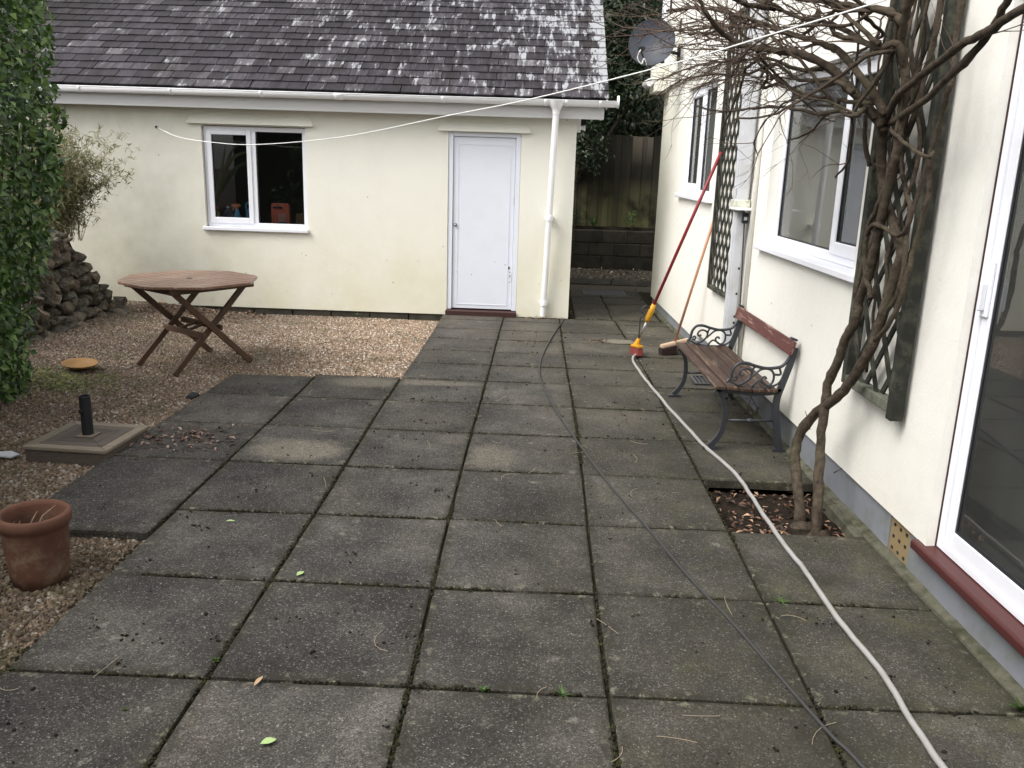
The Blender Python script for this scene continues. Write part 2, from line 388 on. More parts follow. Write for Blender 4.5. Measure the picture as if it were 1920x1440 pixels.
def m_fence():
    m, t, b, o = new_mat('mouldy fence board')
    p = pos(t); x, y, z = sep(t, p); rnd = orand(t)
    g = noise(t, mapping(t, p, (14, 14, 0.7)), 2.5, 5, 0.7)
    c = mix(t, g, (0.015, 0.015, 0.012), (0.050, 0.046, 0.034))
    c = mix(t, mth(t, 'MULTIPLY', rnd, 0.6), c, (0.010, 0.010, 0.008))
    mr = t.nodes.new('ShaderNodeMapRange'); t.links.new(z, mr.inputs[0])
    for k, vv in ((1, 1.55), (2, 0.75), (3, 0.0), (4, 1.0)): mr.inputs[k].default_value = vv
    f = mth(t, 'MULTIPLY', mr.outputs[0], ramp(t, noise(t, p, 2.2, 4, 0.6), [(0.32, 0), (0.55, 1)]))
    c = mix(t, mth(t, 'MULTIPLY', mth(t, 'MULTIPLY', f, mth(t, 'ADD', 0.35, rnd)), 0.8), c, (0.21, 0.20, 0.095))
    mt = t.nodes.new('ShaderNodeMapRange'); t.links.new(z, mt.inputs[0])
    for k, vv in ((1, 1.75), (2, 2.25), (3, 0.0), (4, 1.0)): mt.inputs[k].default_value = vv
    f2 = mth(t, 'MULTIPLY', mt.outputs[0], ramp(t, rnd, [(0.55, 0), (0.75, 1)]))
    c = mix(t, mth(t, 'MULTIPLY', f2, 0.7), c, (0.20, 0.17, 0.13))
    setin(t, b, 'Base Color', c); setin(t, b, 'Roughness', 0.9); setin(t, b, 'Specular IOR Level', 0.15)
    return m

def m_upvc(name, col, rough=0.35):
    return simple(name, col, rough, 0.02, 4, 0.0, 0.0, 0.45, dirt=((0.55, 0.55, 0.50), 6, 0.12))

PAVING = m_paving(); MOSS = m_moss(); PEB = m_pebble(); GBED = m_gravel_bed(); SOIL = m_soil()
CREAM = m_render('cream garage render', (0.800, 0.785, 0.700), 0.62, (0.62, 0.58, 0.35), (0.0, 1.3), 0.10, (-1.6, -3.9))
HOUSE = m_render('off white house render', (0.815, 0.797, 0.735), 0.40, (0.60, 0.57, 0.45), (0.2, 0.7), 0.07, None, (6.9, 8.8))
SLATE = m_slate(); GLASS = m_glass('clean double glazing', 1.6, 0.004); GLASSHAZE = m_glass('hazed double glazing', 1.9, 0.045); STONE = m_stone(); TERRA = m_terracotta(); FENCE = m_fence()
WHITE = m_upvc('white upvc', (0.80, 0.81, 0.86)); WHITEP = m_upvc('white painted door', (0.735, 0.762, 0.835), 0.5)
GUTTER = m_upvc('white gutter plastic', (0.86, 0.86, 0.87)); FASCIA = m_upvc('grey white fascia paint', (0.56, 0.56, 0.55), 0.6)
PLINTH = simple('grey plinth paint', (0.20, 0.21, 0.235), 0.8, 0.15, 3, 0.2, dirt=((0.10, 0.11, 0.05), 4, 0.55))
BLOCK = simple('damp concrete block', (0.052, 0.046, 0.034), 0.9, 0.4, 8, 0.4, perobj=0.12, dirt=((0.018, 0.020, 0.012), 6, 0.95))
DARK = simple('dark interior', (0.05, 0.05, 0.05), 0.9, 0.2, 3)
ROOM = simple('room wall paint', (0.66, 0.67, 0.62), 0.9, 0.04, 2)
CARPET = simple('beige grey carpet', (0.26, 0.225, 0.19), 1.0, 0.25, 120, 0.2)
CURTAIN = simple('grey white curtain', (0.50, 0.51, 0.54), 0.9, 0.06, 5)
BROWN_SILL = simple('dark red brown door sill', (0.045, 0.018, 0.015), 0.55, 0.25, 12, 0.1)
REDSILL = simple('red brown tile sill', (0.070, 0.0195, 0.018), 0.42, 0.15, 9, 0.06)
BUFF = simple('buff air brick clay', (0.24, 0.175, 0.088), 0.85, 0.15, 20, 0.2, dirt=((0.25, 0.22, 0.12), 8, 0.5))
HAUNCH = simple('mossy mortar', (0.100, 0.096, 0.068), 0.95, 0.5, 30, 0.8, dirt=((0.028, 0.030, 0.012), 9, 0.95))
IRON = simple('dark grey cast iron', (0.045, 0.048, 0.055), 0.42, 0.25, 40, 0.15, 0.35, 0.5)
BLACKP = simple('black plastic', (0.016, 0.017, 0.020), 0.45, 0.2, 20)
STEEL = simple('brushed steel', (0.42, 0.42, 0.43), 0.35, 0.1, 20, 0, 0.8)
DISHM = simple('slate grey dish paint', (0.036, 0.042, 0.058), 0.5, 0.1, 6)
BENCHW = m_wood('weathered brown bench slat', (0.026, 0.014, 0.011), (0.080, 0.046, 0.030), 'y', 7, 0.5, ((0.19, 0.13, 0.085), 0.56), 0.25)
REDW = m_wood('faded red paint', (0.085, 0.026, 0.023), (0.135, 0.045, 0.038), 'y', 6, 0.55, ((0.36, 0.24, 0.19), 0.56), 0.08)
TABLEW = m_wood('weathered hardwood', (0.165, 0.090, 0.058), (0.29, 0.175, 0.118), 'x', 7, 0.30, ((0.42, 0.32, 0.26), 0.56), 0.12)
TLEG = m_wood('brown hardwood leg', (0.060, 0.034, 0.020), (0.135, 0.080, 0.048), 'z', 6, 0.6, None, 0.2)
BASEW = m_wood('grey brown weathered slats', (0.15, 0.125, 0.092), (0.29, 0.245, 0.185), 'x', 7, 0.75, None, 0.15)
BASED = m_wood('dark brown weathered slats', (0.070, 0.056, 0.047), (0.15, 0.122, 0.10), 'x', 7, 0.75, None, 0.2)
TRELW = simple('green black trellis wood', (0.020, 0.021, 0.016), 0.85, 0.4, 18, 0.4, perobj=0.25, dirt=((0.12, 0.12, 0.085), 12, 0.6))
TRELP = simple('pale mossy trellis rail', (0.13, 0.135, 0.10), 0.85, 0.4, 18, 0.4, dirt=((0.035, 0.05, 0.04), 22, 0.9))
BARK = m_bark('grey brown climber bark', (0.032, 0.024, 0.018), (0.125, 0.096, 0.069))
TWIG = m_bark('brown twig bark', (0.075, 0.052, 0.038), (0.19, 0.138, 0.105), 0.08)
LEAFH = m_leaf('glossy hedge leaf', (0.014, 0.034, 0.009), (0.060, 0.125, 0.028), (0.175, 0.265, 0.080), 0.28, 0.2)
LEAFD = m_leaf('dark evergreen leaf', (0.008, 0.016, 0.007), (0.016, 0.032, 0.012), (0.040, 0.066, 0.022), 0.45, 0.08)
LEAFB = m_leaf('dry bamboo leaf', (0.085, 0.090, 0.036), (0.21, 0.205, 0.095), (0.34, 0.31, 0.17), 0.6, 0.2)
LEAFY = m_leaf('sword leaf', (0.10, 0.14, 0.06), (0.16, 0.19, 0.10), (0.36, 0.32, 0.17), 0.5, 0.1)
LITTER = m_leaf('dead brown leaf', (0.030, 0.018, 0.012), (0.12, 0.062, 0.038), (0.36, 0.23, 0.15), 0.75, 0.0)
LITTERR = m_leaf('fallen dead leaf', (0.055, 0.036, 0.028), (0.15, 0.088, 0.066), (0.32, 0.23, 0.175), 0.75, 0.0)
LITTERP = m_leaf('pale dry leaf', (0.10, 0.075, 0.05), (0.28, 0.21, 0.14), (0.50, 0.42, 0.32), 0.75, 0.0)
GREENL = simple('pale green fallen leaf', (0.36, 0.50, 0.20), 0.6, 0.1, 40)
WEED = m_leaf('weed leaf', (0.030, 0.062, 0.014), (0.055, 0.110, 0.024), (0.11, 0.17, 0.05), 0.55, 0.2)
HOSE = simple('pale grey hose', (0.34, 0.325, 0.315), 0.5, 0.08, 14, dirt=((0.26, 0.24, 0.20), 10, 0.5))
CABLE = simple('dark grey cable', (0.045, 0.043, 0.042), 0.55, 0.1, 20)
ROPE = simple('white line', (0.82, 0.82, 0.80), 0.6, 0.05, 40)
REDP = simple('red pole coating', (0.255, 0.022, 0.028), 0.4, 0.1, 10)
YEL = simple('yellow plastic', (0.62, 0.31, 0.020), 0.45, 0.1, 20)
RBRIST = simple('dark red bristles', (0.20, 0.038, 0.032), 0.9, 0.4, 90, 0.5)
DBRIST = simple('dark brown bristles', (0.030, 0.016, 0.014), 0.95, 0.4, 90, 0.5)
PALEW = simple('pale raw wood', (0.60, 0.44, 0.31), 0.6, 0.1, 14, 0.1)
HANDW = simple('peach wooden handle', (0.55, 0.285, 0.165), 0.55, 0.12, 12, 0.05)
SAUCER = simple('ochre plastic saucer', (0.27, 0.150, 0.052), 0.55, 0.2, 12)
ALLEYM = simple('alley path gravel', (0.10, 0.085, 0.062), 0.95, 0.5, 45, 0.6)
GALV = simple('grey steel cover', (0.13, 0.135, 0.13), 0.6, 0.2, 30, 0.3, 0.3)
REDPL = simple('red bottle plastic', (0.62, 0.12, 0.085), 0.4, 0.1, 20)
BLUEPL = simple('blue bottle plastic', (0.08, 0.32, 0.62), 0.4, 0.1, 20)
YELG = simple('yellow green bottle plastic', (0.55, 0.55, 0.13), 0.4, 0.1, 20)
ORPL = simple('orange trigger plastic', (0.62, 0.20, 0.10), 0.4, 0.1, 20)
NAVY = simple('navy bottle plastic', (0.035, 0.04, 0.12), 0.4, 0.1, 20)
PAPER = simple('dirty white slate', (0.55, 0.56, 0.58), 0.7, 0.1, 20)

# ---------------------------------------------------------------- geometry helpers
class MB:
    """collects shapes, then links them as one mesh object"""
    def __init__(self): self.v = []; self.f = []; self.t = []
    def add(self, vs, fs, tint=None):
        n = len(self.v); self.v += [tuple(v) for v in vs]; self.f += [tuple(i + n for i in f) for f in fs]
        self.t += [0.0 if tint is None else tint] * len(fs)
        return self
    def box(self, c, s, rot=None, tint=None, taper=None):
        hx, hy, hz = s[0] / 2, s[1] / 2, s[2] / 2
        vs = [Vector((x * hx, y * hy, z * hz)) for z in (-1, 1) for y in (-1, 1) for x in (-1, 1)]
        if taper:
            for v in vs[4:]: v.x *= taper; v.y *= taper
        if rot is not None:
            Rm = rot if isinstance(rot, Matrix) else Euler(rot).to_matrix()
            vs = [Rm @ v for v in vs]
        c = Vector(c)
        return self.add([v + c for v in vs], [(0, 2, 3, 1), (4, 5, 7, 6), (0, 1, 5, 4), (2, 6, 7, 3), (0, 4, 6, 2), (1, 3, 7, 5)], tint)
    def bar(self, a, b, w, d, upv=(0, 0, 1), tint=None):
        """a square bar from a to b, w across, d along upv"""
        a, b = Vector(a), Vector(b); z = (b - a); L = z.length; z.normalize()
        u = Vector(upv); x = u.cross(z)
        if x.length < 1e-4: x = Vector((1, 0, 0)).cross(z)
        x.normalize(); y = z.cross(x)
        Rm = Matrix((x, y, z)).transposed()
        return self.box((a + b) / 2, (w, d, L), Rm, tint)
    def tube(self, pts, rad, n=8, cap=True, tint=None):
        pts = [Vector(p) for p in pts]
        if not hasattr(rad, '__len__'): rad = [rad] * len(pts)
        T = []
        for i in range(len(pts)):
            d = pts[min(i + 1, len(pts) - 1)] - pts[max(i - 1, 0)]
            T.append(d.normalized() if d.length > 1e-9 else Vector((0, 0, 1)))
        x = T[0].orthogonal().normalized(); vs = []
        for i, p in enumerate(pts):
            x = (x - T[i] * x.dot(T[i])); x = x.normalized() if x.length > 1e-6 else T[i].orthogonal().normalized()
            y = T[i].cross(x)
            vs += [p + (x * math.cos(2 * math.pi * k / n) + y * math.sin(2 * math.pi * k / n)) * rad[i] for k in range(n)]
        fs = [(i * n + k, i * n + (k + 1) % n, (i + 1) * n + (k + 1) % n, (i + 1) * n + k) for i in range(len(pts) - 1) for k in range(n)]
        if cap: fs += [tuple(reversed(range(n))), tuple(range((len(pts) - 1) * n, len(pts) * n))]
        return self.add(vs, fs, tint)
    def lathe(self, prof, c=(0, 0, 0), n=32, rot=None, close=True):
        c = Vector(c); vs = []
        for r, z in prof:
            for k in range(n):
                v = Vector((r * math.cos(2 * math.pi * k / n), r * math.sin(2 * math.pi * k / n), z))
                if rot is not None: v = rot @ v
                vs.append(v + c)
        m = len(prof)
        fs = [(i * n + k, i * n + (k + 1) % n, (i + 1) * n + (k + 1) % n, (i + 1) * n + k) for i in range(m - 1) for k in range(n)]
        if close: fs += [tuple(reversed(range(n))), tuple(range((m - 1) * n, m * n))]
        return self.add(vs, fs)
    def prism(self, poly, a, b):
        """poly: list of 3D points; extruded by the vector b - a"""
        d = Vector(b) - Vector(a); n = len(poly); P = [Vector(p) for p in poly]
        vs = P + [p + d for p in P]
        fs = [tuple(reversed(range(n))), tuple(range(n, 2 * n))] + [(i, (i + 1) % n, n + (i + 1) % n, n + i) for i in range(n)]
        return self.add(vs, fs)
    def build(self, name, mat, parent=None, smooth=False, bevel=0.0, seg=1, tint=False, kind=None):
        me = bpy.data.meshes.new(name); me.from_pydata(self.v, [], self.f); me.validate(); me.update()
        if tint:
            a = me.attributes.new('tint', 'FLOAT', 'FACE'); a.data.foreach_set('value', self.t)
        if not tint:
            bm = bmesh.new(); bm.from_mesh(me)
            bmesh.ops.recalc_face_normals(bm, faces=bm.faces)
            if bevel: bmesh.ops.bevel(bm, geom=bm.edges[:] , offset=bevel, segments=seg, affect='EDGES', clamp_overlap=True)
            bm.to_mesh(me); bm.free()
        if smooth:
            for p in me.polygons: p.use_smooth = True
        return link(name, me, mat, parent, kind)

def link(name, me, mat, parent=None, kind=None):
    if mat and not me.materials: me.materials.append(mat)
    o = bpy.data.objects.new(name, me); COL.objects.link(o)
    if parent: adopt(o, parent)
    if kind: o['kind'] = kind
    return o

def world_loc(o):
    v = Vector((0, 0, 0))
    return world_matrix(o).translation
def world_matrix(o):
    m = Matrix.LocRotScale(o.location, o.rotation_euler, o.scale)
    return world_matrix(o.parent) @ o.matrix_parent_inverse @ m if o.parent else m
def adopt(o, parent):
    o.parent = parent; o.matrix_parent_inverse = world_matrix(parent).inverted()

def tag(o, label, cat, group=None):
    o['label'] = label; o['category'] = cat
    if group: o['group'] = group
    return o
def thing(name, label, cat, loc=(0, 0, 0), group=None):
    o = bpy.data.objects.new(name, None); COL.objects.link(o); o.location = loc; o.empty_display_size = 0.1
    return tag(o, label, cat, group)

def smooth_path(pts, k=4):
    P = [Vector(p) for p in pts]; out = []
    for i in range(len(P) - 1):
        p0, p1, p2, p3 = P[max(i - 1, 0)], P[i], P[i + 1], P[min(i + 2, len(P) - 1)]
        for j in range(k):
            s = j / k
            out.append(0.5 * ((2 * p1) + (p2 - p0) * s + (2 * p0 - 5 * p1 + 4 * p2 - p3) * s * s + (3 * p1 - p0 - 3 * p2 + p3) * s ** 3))
    out.append(P[-1]); return out

def leaf_cloud(pos_, nrm, size, aspect=0.5, fold=0.25, tints=None, droop=0.0, rng=RNG, jitter=0.9):
    """many folded leaves (4 triangles each): base points, facing directions, lengths"""
    n = len(pos_); P = np.asarray(pos_); N = np.asarray(nrm) + rng.normal(0, jitter * 0.5, (n, 3)); N /= np.linalg.norm(N, axis=1)[:, None]
    A = rng.normal(0, 1, (n, 3)); A[:, 2] -= droop; A -= N * (A * N).sum(1)[:, None]; A /= np.linalg.norm(A, axis=1)[:, None]
    B = np.cross(N, A); L = np.asarray(size)[:, None] * np.ones((1, 1)); Wd = L * aspect * 0.5
    b = P; m = P + A * L * 0.45 - N * 0; l = P + A * L * 0.42 + B * Wd + N * Wd * fold * 2; r = P + A * L * 0.42 - B * Wd + N * Wd * fold * 2
    tp = P + A * L - N * L * 0.12
    V = np.stack([b, l, m, r, tp], 1).reshape(-1, 3)
    base = np.arange(n)[:, None] * 5
    F = np.stack([base + [0, 2, 1], base + [0, 3, 2], base + [1, 2, 4], base + [2, 3, 4]], 1).reshape(-1, 3)
    tn = np.repeat(rng.random(n) if tints is None else tints, 4)
    return V, F, tn

def mesh_np(name, V, F, mat, parent=None, kind=None, tint=None, smooth=False):
    me = bpy.data.meshes.new(name)
    me.vertices.add(len(V)); me.vertices.foreach_set('co', np.asarray(V, dtype=np.float32).ravel())
    F = np.asarray(F, dtype=np.int32); k = F.shape[1]
    me.loops.add(F.size); me.loops.foreach_set('vertex_index', F.ravel())
    me.polygons.add(len(F)); me.polygons.foreach_set('loop_start', np.arange(0, F.size, k, dtype=np.int32))
    me.polygons.foreach_set('loop_total', np.full(len(F), k, dtype=np.int32))
    me.update(calc_edges=True); me.validate()
    if tint is not None:
        a = me.attributes.new('tint', 'FLOAT', 'FACE'); a.data.foreach_set('value', np.asarray(tint, dtype=np.float32))
    if smooth: me.polygons.foreach_set('use_smooth', np.ones(len(F), dtype=bool))
    return link(name, me, mat, parent, kind)

def ico(sub, r=1.0):
    bm = bmesh.new(); bmesh.ops.create_icosphere(bm, subdivisions=sub, radius=r)
    V = np.array([v.co[:] for v in bm.verts]); F = np.array([[v.index for v in f.verts] for f in bm.faces]); bm.free()
    return V, F
def blobs(P, S, sub=1, rng=RNG, flat=0.6, tints=None):
    V0, F0 = ico(sub); n = len(P); Vs = []; Fs = []
    for i in range(n):
        q = Euler(rng.uniform(0, 6.28, 3)).to_matrix()
        sc = S[i] * np.array([rng.uniform(0.7, 1.3), rng.uniform(0.6, 1.1), rng.uniform(0.5, 0.9)])
        v = (V0 * (1 + rng.uniform(-0.2, 0.2, (len(V0), 1))) * sc) @ np.array(q).T
        v[:, 2] *= flat
        Vs.append(v + P[i]); Fs.append(F0 + i * len(V0))
    return np.concatenate(Vs), np.concatenate(Fs), np.repeat(rng.random(n) if tints is None else tints, len(F0))

# ================================================================ THE SETTING
def plane_mesh(x0, x1, y0, y1, z, mat, name, nx=1, ny=1, kind='structure'):
    xs = np.linspace(x0, x1, nx + 1); ys = np.linspace(y0, y1, ny + 1)
    V = [(x, y, z) for y in ys for x in xs]
    F = [(j * (nx + 1) + i, j * (nx + 1) + i + 1, (j + 1) * (nx + 1) + i + 1, (j + 1) * (nx + 1) + i) for j in range(ny) for i in range(nx)]
    return mesh_np(name, V, F, mat, None, kind)

plane_mesh(-90, 90, -90, 110, -0.16, SOIL, 'ground')
# gravel bed with a slight unevenness, a little below the slabs
def gz(x, y):
    z = -0.048 + 0.012 * mnoise.noise(Vector((x * 0.9, y * 0.9, 0)))
    if y > 6.5: z -= 0.030 * min(1.0, (y - 6.5) / 0.6)
    if x < -2.3: z += min(0.10, (-2.3 - x) * 0.09)
    return z
def inside_gravel(x, y):
    if y > 7.36 or y < -2.2 or x < -4.3: return False
    if y < 1.13: return x < -0.70
    if y < 4.21: return x < -1.40 if y > 1.13 else x < -0.70
    return x < 0.02
nx, ny = 62, 80
gx = np.linspace(-4.6, 0.10, nx + 1); gy = np.linspace(-2.4, 7.42, ny + 1)
GV = [(x, y, gz(x, y)) for y in gy for x in gx]
GF = [(j * (nx + 1) + i, j * (nx + 1) + i + 1, (j + 1) * (nx + 1) + i + 1, (j + 1) * (nx + 1) + i) for j in range(ny) for i in range(nx)]
mesh_np('gravel_bed', GV, GF, GBED, None, 'structure', smooth=True)

# the loose gravel itself: stones instanced on a sheet that covers only the gravelled area
cells = []; gvi = {}; gvs = []
def gvid(x, y):
    k = (round(x, 4), round(y, 4))
    if k not in gvi: gvi[k] = len(gvs); gvs.append((x, y, gz(x, y)))
    return gvi[k]
st = 0.05
for i in range(int(4.4 / st)):
    for j in range(int(9.6 / st)):
        x0, y0 = -4.3 + i * st, -2.2 + j * st
        if inside_gravel(x0 + st / 2, y0 + st / 2) and inside_gravel(x0 + st * 0.9, y0 + st / 2):
            # only what stands in or near the picture
            if y0 < 7.4 and x0 > -1.25 - 0.62 * (y0 + 0.9): cells.append((gvid(x0, y0), gvid(x0 + st, y0), gvid(x0 + st, y0 + st), gvid(x0, y0 + st)))
gravel = mesh_np('gravel', gvs, cells, GBED, None, 'stuff', smooth=True)
gravel['label'] = 'loose brown and buff gravel left of the paving'
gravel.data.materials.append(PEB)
ng = bpy.data.node_groups.new('gravel_scatter', 'GeometryNodeTree')
ng.interface.new_socket('Geometry', in_out='INPUT', socket_type='NodeSocketGeometry')
ng.interface.new_socket('Geometry', in_out='OUTPUT', socket_type='NodeSocketGeometry')
def gn(t, **kw):
    n = ng.nodes.new(t)
    for k, v in kw.items(): setattr(n, k, v)
    return n
gi = gn('NodeGroupInput'); go = gn('NodeGroupOutput')
dp = gn('GeometryNodeDistributePointsOnFaces', distribute_method='RANDOM'); dp.inputs['Density'].default_value = 4300; dp.inputs['Seed'].default_value = 3
rvt = gn('FunctionNodeRandomValue', data_type='FLOAT'); rvt.inputs['Seed'].default_value = 11
sna = gn('GeometryNodeStoreNamedAttribute', data_type='FLOAT', domain='POINT'); sna.inputs['Name'].default_value = 'tint'
icn = gn('GeometryNodeMeshIcoSphere'); icn.inputs['Radius'].default_value = 1.0; icn.inputs['Subdivisions'].default_value = 2
npos = gn('GeometryNodeInputPosition'); nz_ = gn('ShaderNodeTexNoise'); nz_.inputs['Scale'].default_value = 1.1; nz_.inputs['Detail'].default_value = 1
vsub = gn('ShaderNodeVectorMath', operation='SUBTRACT'); vsub.inputs[1].default_value = (0.5, 0.5, 0.5)
vsc = gn('ShaderNodeVectorMath', operation='SCALE'); vsc.inputs['Scale'].default_value = 1.1
spn = gn('GeometryNodeSetPosition'); smn = gn('GeometryNodeSetMaterial'); smn.inputs['Material'].default_value = PEB
iop = gn('GeometryNodeInstanceOnPoints')
rr = gn('FunctionNodeRandomValue', data_type='FLOAT_VECTOR'); rr.inputs[0].default_value = (0, 0, 0); rr.inputs[1].default_value = (6.28, 6.28, 6.28)
rs = gn('FunctionNodeRandomValue', data_type='FLOAT_VECTOR'); rs.inputs[0].default_value = (0.0055, 0.0055, 0.005); rs.inputs[1].default_value = (0.0180, 0.0145, 0.0105); rs.inputs['Seed'].default_value = 5
jn = gn('GeometryNodeJoinGeometry')
L = ng.links.new
L(gi.outputs[0], dp.inputs['Mesh']); L(dp.outputs['Points'], sna.inputs['Geometry']); L(rvt.outputs[1], sna.inputs['Value'])
L(npos.outputs[0], nz_.inputs['Vector']); L(nz_.outputs['Color'], vsub.inputs[0]); L(vsub.outputs[0], vsc.inputs[0])
L(icn.outputs['Mesh'], spn.inputs['Geometry']); L(vsc.outputs[0], spn.inputs['Offset']); L(spn.outputs[0], smn.inputs['Geometry'])
L(sna.outputs[0], iop.inputs['Points']); L(smn.outputs[0], iop.inputs['Instance']); L(rr.outputs[0], iop.inputs['Rotation']); L(rs.outputs[0], iop.inputs['Scale'])
L(iop.outputs[0], jn.inputs[0]); L(jn.outputs[0], go.inputs[0])
gm_ = gravel.modifiers.new('scatter', 'NODES'); gm_.node_group = ng

# ---------------------------------------------------------------- patio of separate slabs on a mossy bed
patio = MB()
def bed(x0, x1, y0, y1, z=-0.020):
    return [(x0, y0, z), (x1, y0, z), (x1, y1, z), (x0, y1, z)]
for q in ((-0.70, 2.10, -3.2, 1.13), (-1.40, 2.10, 1.13, 4.25), (0.0, 2.10, 4.25, 7.40), (2.10, 2.86, -3.2, 1.44), (2.10, 2.86, 2.165, 7.40), (1.50, 2.80, 7.40, 9.95)):
    patio.add(bed(q[0] + 0.006, q[1] + (0.0 if q[1] < 2.7 else 0.0), q[2] + 0.006, q[3]), [(0, 1, 2, 3)])
patio = patio.build('patio', MOSS, kind='structure')
def slab(c4, parent, gap=0.0065, th=0.045, name='paving_slab', mat=None, dz=0.0, sub=4):
    """one slab: four corners anticlockwise, a chamfered, slightly chipped top"""
    rng = random.Random(int(sum(abs(p[0]) * 977 + abs(p[1]) * 353 for p in c4) * 100))
    cx = sum(p[0] for p in c4) / 4; cy = sum(p[1] for p in c4) / 4
    tx, ty = rng.gauss(0, 0.0025), rng.gauss(0, 0.0025); h0 = rng.gauss(0, 0.0022) + dz
    out = []; 
    for i in range(4):
        a, b = Vector(c4[i]), Vector(c4[(i + 1) % 4])
        pa, pb = Vector(c4[i - 1]), Vector(c4[(i + 2) % 4])
        for k in range(sub):
            s = k / sub; p = a.lerp(b, s)
            d = Vector((cx, cy)) - p
            # inset along both axes
            e = (b - a).normalized(); nrm = Vector((-e.y, e.x))
            if k == 0:
                e2 = (a - pa).normalized(); n2 = Vector((-e2.y, e2.x)); off = nrm + n2
            else: off = nrm
            p = p + off * (gap + abs(rng.gauss(0, 0.0016)))
            out.append(p)
    n = len(out); vs = []; 
    def zt(p): return h0 + (p.x - cx) * tx + (p.y - cy) * ty
    ch = 0.0055
    for lev in range(4):
        for p in out:
            d = (Vector((cx, cy)) - p).normalized()
            if lev == 0: vs.append((p.x, p.y, zt(p) - th))
            elif lev == 1: vs.append((p.x, p.y, zt(p) - ch * 0.9))
            elif lev == 2:
                q = p + d * ch * (1.2 + 0.9 * rng.random()); vs.append((q.x, q.y, zt(q)))
            else:
                q = p + d * (0.045 + 0.05 * rng.random()); vs.append((q.x, q.y, zt(q)))
    fs = [(l * n + i, l * n + (i + 1) % n, (l + 1) * n + (i + 1) % n, (l + 1) * n + i) for l in range(3) for i in range(n)]
    fs.append(tuple(range(3 * n, 4 * n)))
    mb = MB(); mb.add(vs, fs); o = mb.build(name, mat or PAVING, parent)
    at = o.data.attributes.new('edge', 'FLOAT', 'POINT'); at.data.foreach_set('value', [1.0] * (3 * n) + [0.0] * n)
    return o

D1 = 0.7217
ROWS = [-3.608, -2.887, -2.165, -1.443, -0.722, 0.0, 0.7217, 1.443, 2.165, 2.887, 3.608, 4.30]
FROWS = [4.30, 4.87, 5.43, 6.01, 6.55, 7.10, 7.385]
def colx(c, y):
    base = {-2: -1.40, -1: -0.70, 0: 0.0, 1: 0.70, 2: 1.40, 3: 2.10}.get(c)
    wob = 0.007 * math.sin(c * 2.1 + y * 1.3)
    if c == 3 and y > 4.3: base -= 0.026 * (y - 4.3)
    if c == 2 and y > 4.3: base -= 0.010 * (y - 4.3)
    if c == 4: return 2.832 - 0.030 * y
    if c == 1 and y > 4.3: base += 0.010 * (y - 4.3)
    return base + wob
def rowy(r, c):
    return r + 0.006 * math.sin(r * 5 + c * 1.7)
def quad(c0, c1, y0, y1):
    return [(colx(c0, y0), rowy(y0, c0)), (colx(c1, y0), rowy(y0, c1)), (colx(c1, y1), rowy(y1, c1)), (colx(c0, y1), rowy(y1, c0))]
for i in range(len(ROWS) - 1):
    y0, y1 = ROWS[i], ROWS[i + 1]
    for c in range(-1, 4):
        if c == 3 and abs(y0 - 1.443) < 0.01: continue          # the planting pit
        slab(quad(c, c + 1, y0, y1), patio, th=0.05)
yl = [1.13, 2.165, 2.887, 3.608, 4.22]
for i in range(4):
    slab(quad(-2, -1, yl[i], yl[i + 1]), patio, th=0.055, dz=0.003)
for i in range(len(FROWS) - 1):
    for c in range(0, 4):
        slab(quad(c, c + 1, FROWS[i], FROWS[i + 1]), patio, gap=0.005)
for y0, y1 in ((7.42, 8.60), (8.60, 9.15), (9.15, 9.90)):
    for xa, xb in ((1.56, 2.0 - (y0 - 7.4) * 0.01), (2.0 - (y0 - 7.4) * 0.01, 2.56)):
        slab([(xa, y0), (xb, y0 + 0.03), (xb, y1 + 0.03), (xa, y1)], patio)
# alley beyond: path gravel and a last row of slabs
plane_mesh(1.46, 4.6, 9.9, 12.62, -0.022, ALLEYM, 'alley_gravel')
for xa, xb in ((1.5, 2.25), (2.25, 3.05)):
    slab([(xa, 10.55), (xb, 10.55), (xb, 11.15), (xa, 11.15)], patio, dz=0.0)
# mossy mortar haunch along the house, and the edge of the planting pit
O3 = Vector((2.846, 0, 0)); HD = Vector((-0.0306, 1, 0)).normalized(); HN = Vector((-HD.y, HD.x, 0))
def HW(s, off, z): return O3 + HD * s + HN * off + Vector((0, 0, z))
mh = MB()
ss = np.linspace(-4.8, 8.5, 260)
prof = []
for s in ss:
    k = 0.8 + 0.5 * mnoise.noise(Vector((s * 2.3, 0, 0)))
    k += 0.35 * mnoise.noise(Vector((s * 9.3, 4, 0)))
    prof.append([HW(s, 0.018 * k + 0.002, 0.001), HW(s, 0.002, 0.005 + 0.006 * k), HW(s, -0.03, 0.010 + 0.014 * k), HW(s, -0.03, -0.06), HW(s, 0.028 * k + 0.004, -0.06)])
n5 = 5
mh.add([p for q in prof for p in q], [(i * n5 + k, i * n5 + (k + 1) % n5, (i + 1) * n5 + (k + 1) % n5, (i + 1) * n5 + k) for i in range(len(ss) - 1) for k in range(n5)])
mh.build('mortar_fillet', HAUNCH, patio, smooth=False)
pk = MB()
pk.box((2.775, 1.80, -0.060), (0.06, 0.715, 0.11)); pk.build('pit_edging', HAUNCH, patio, bevel=0.012)
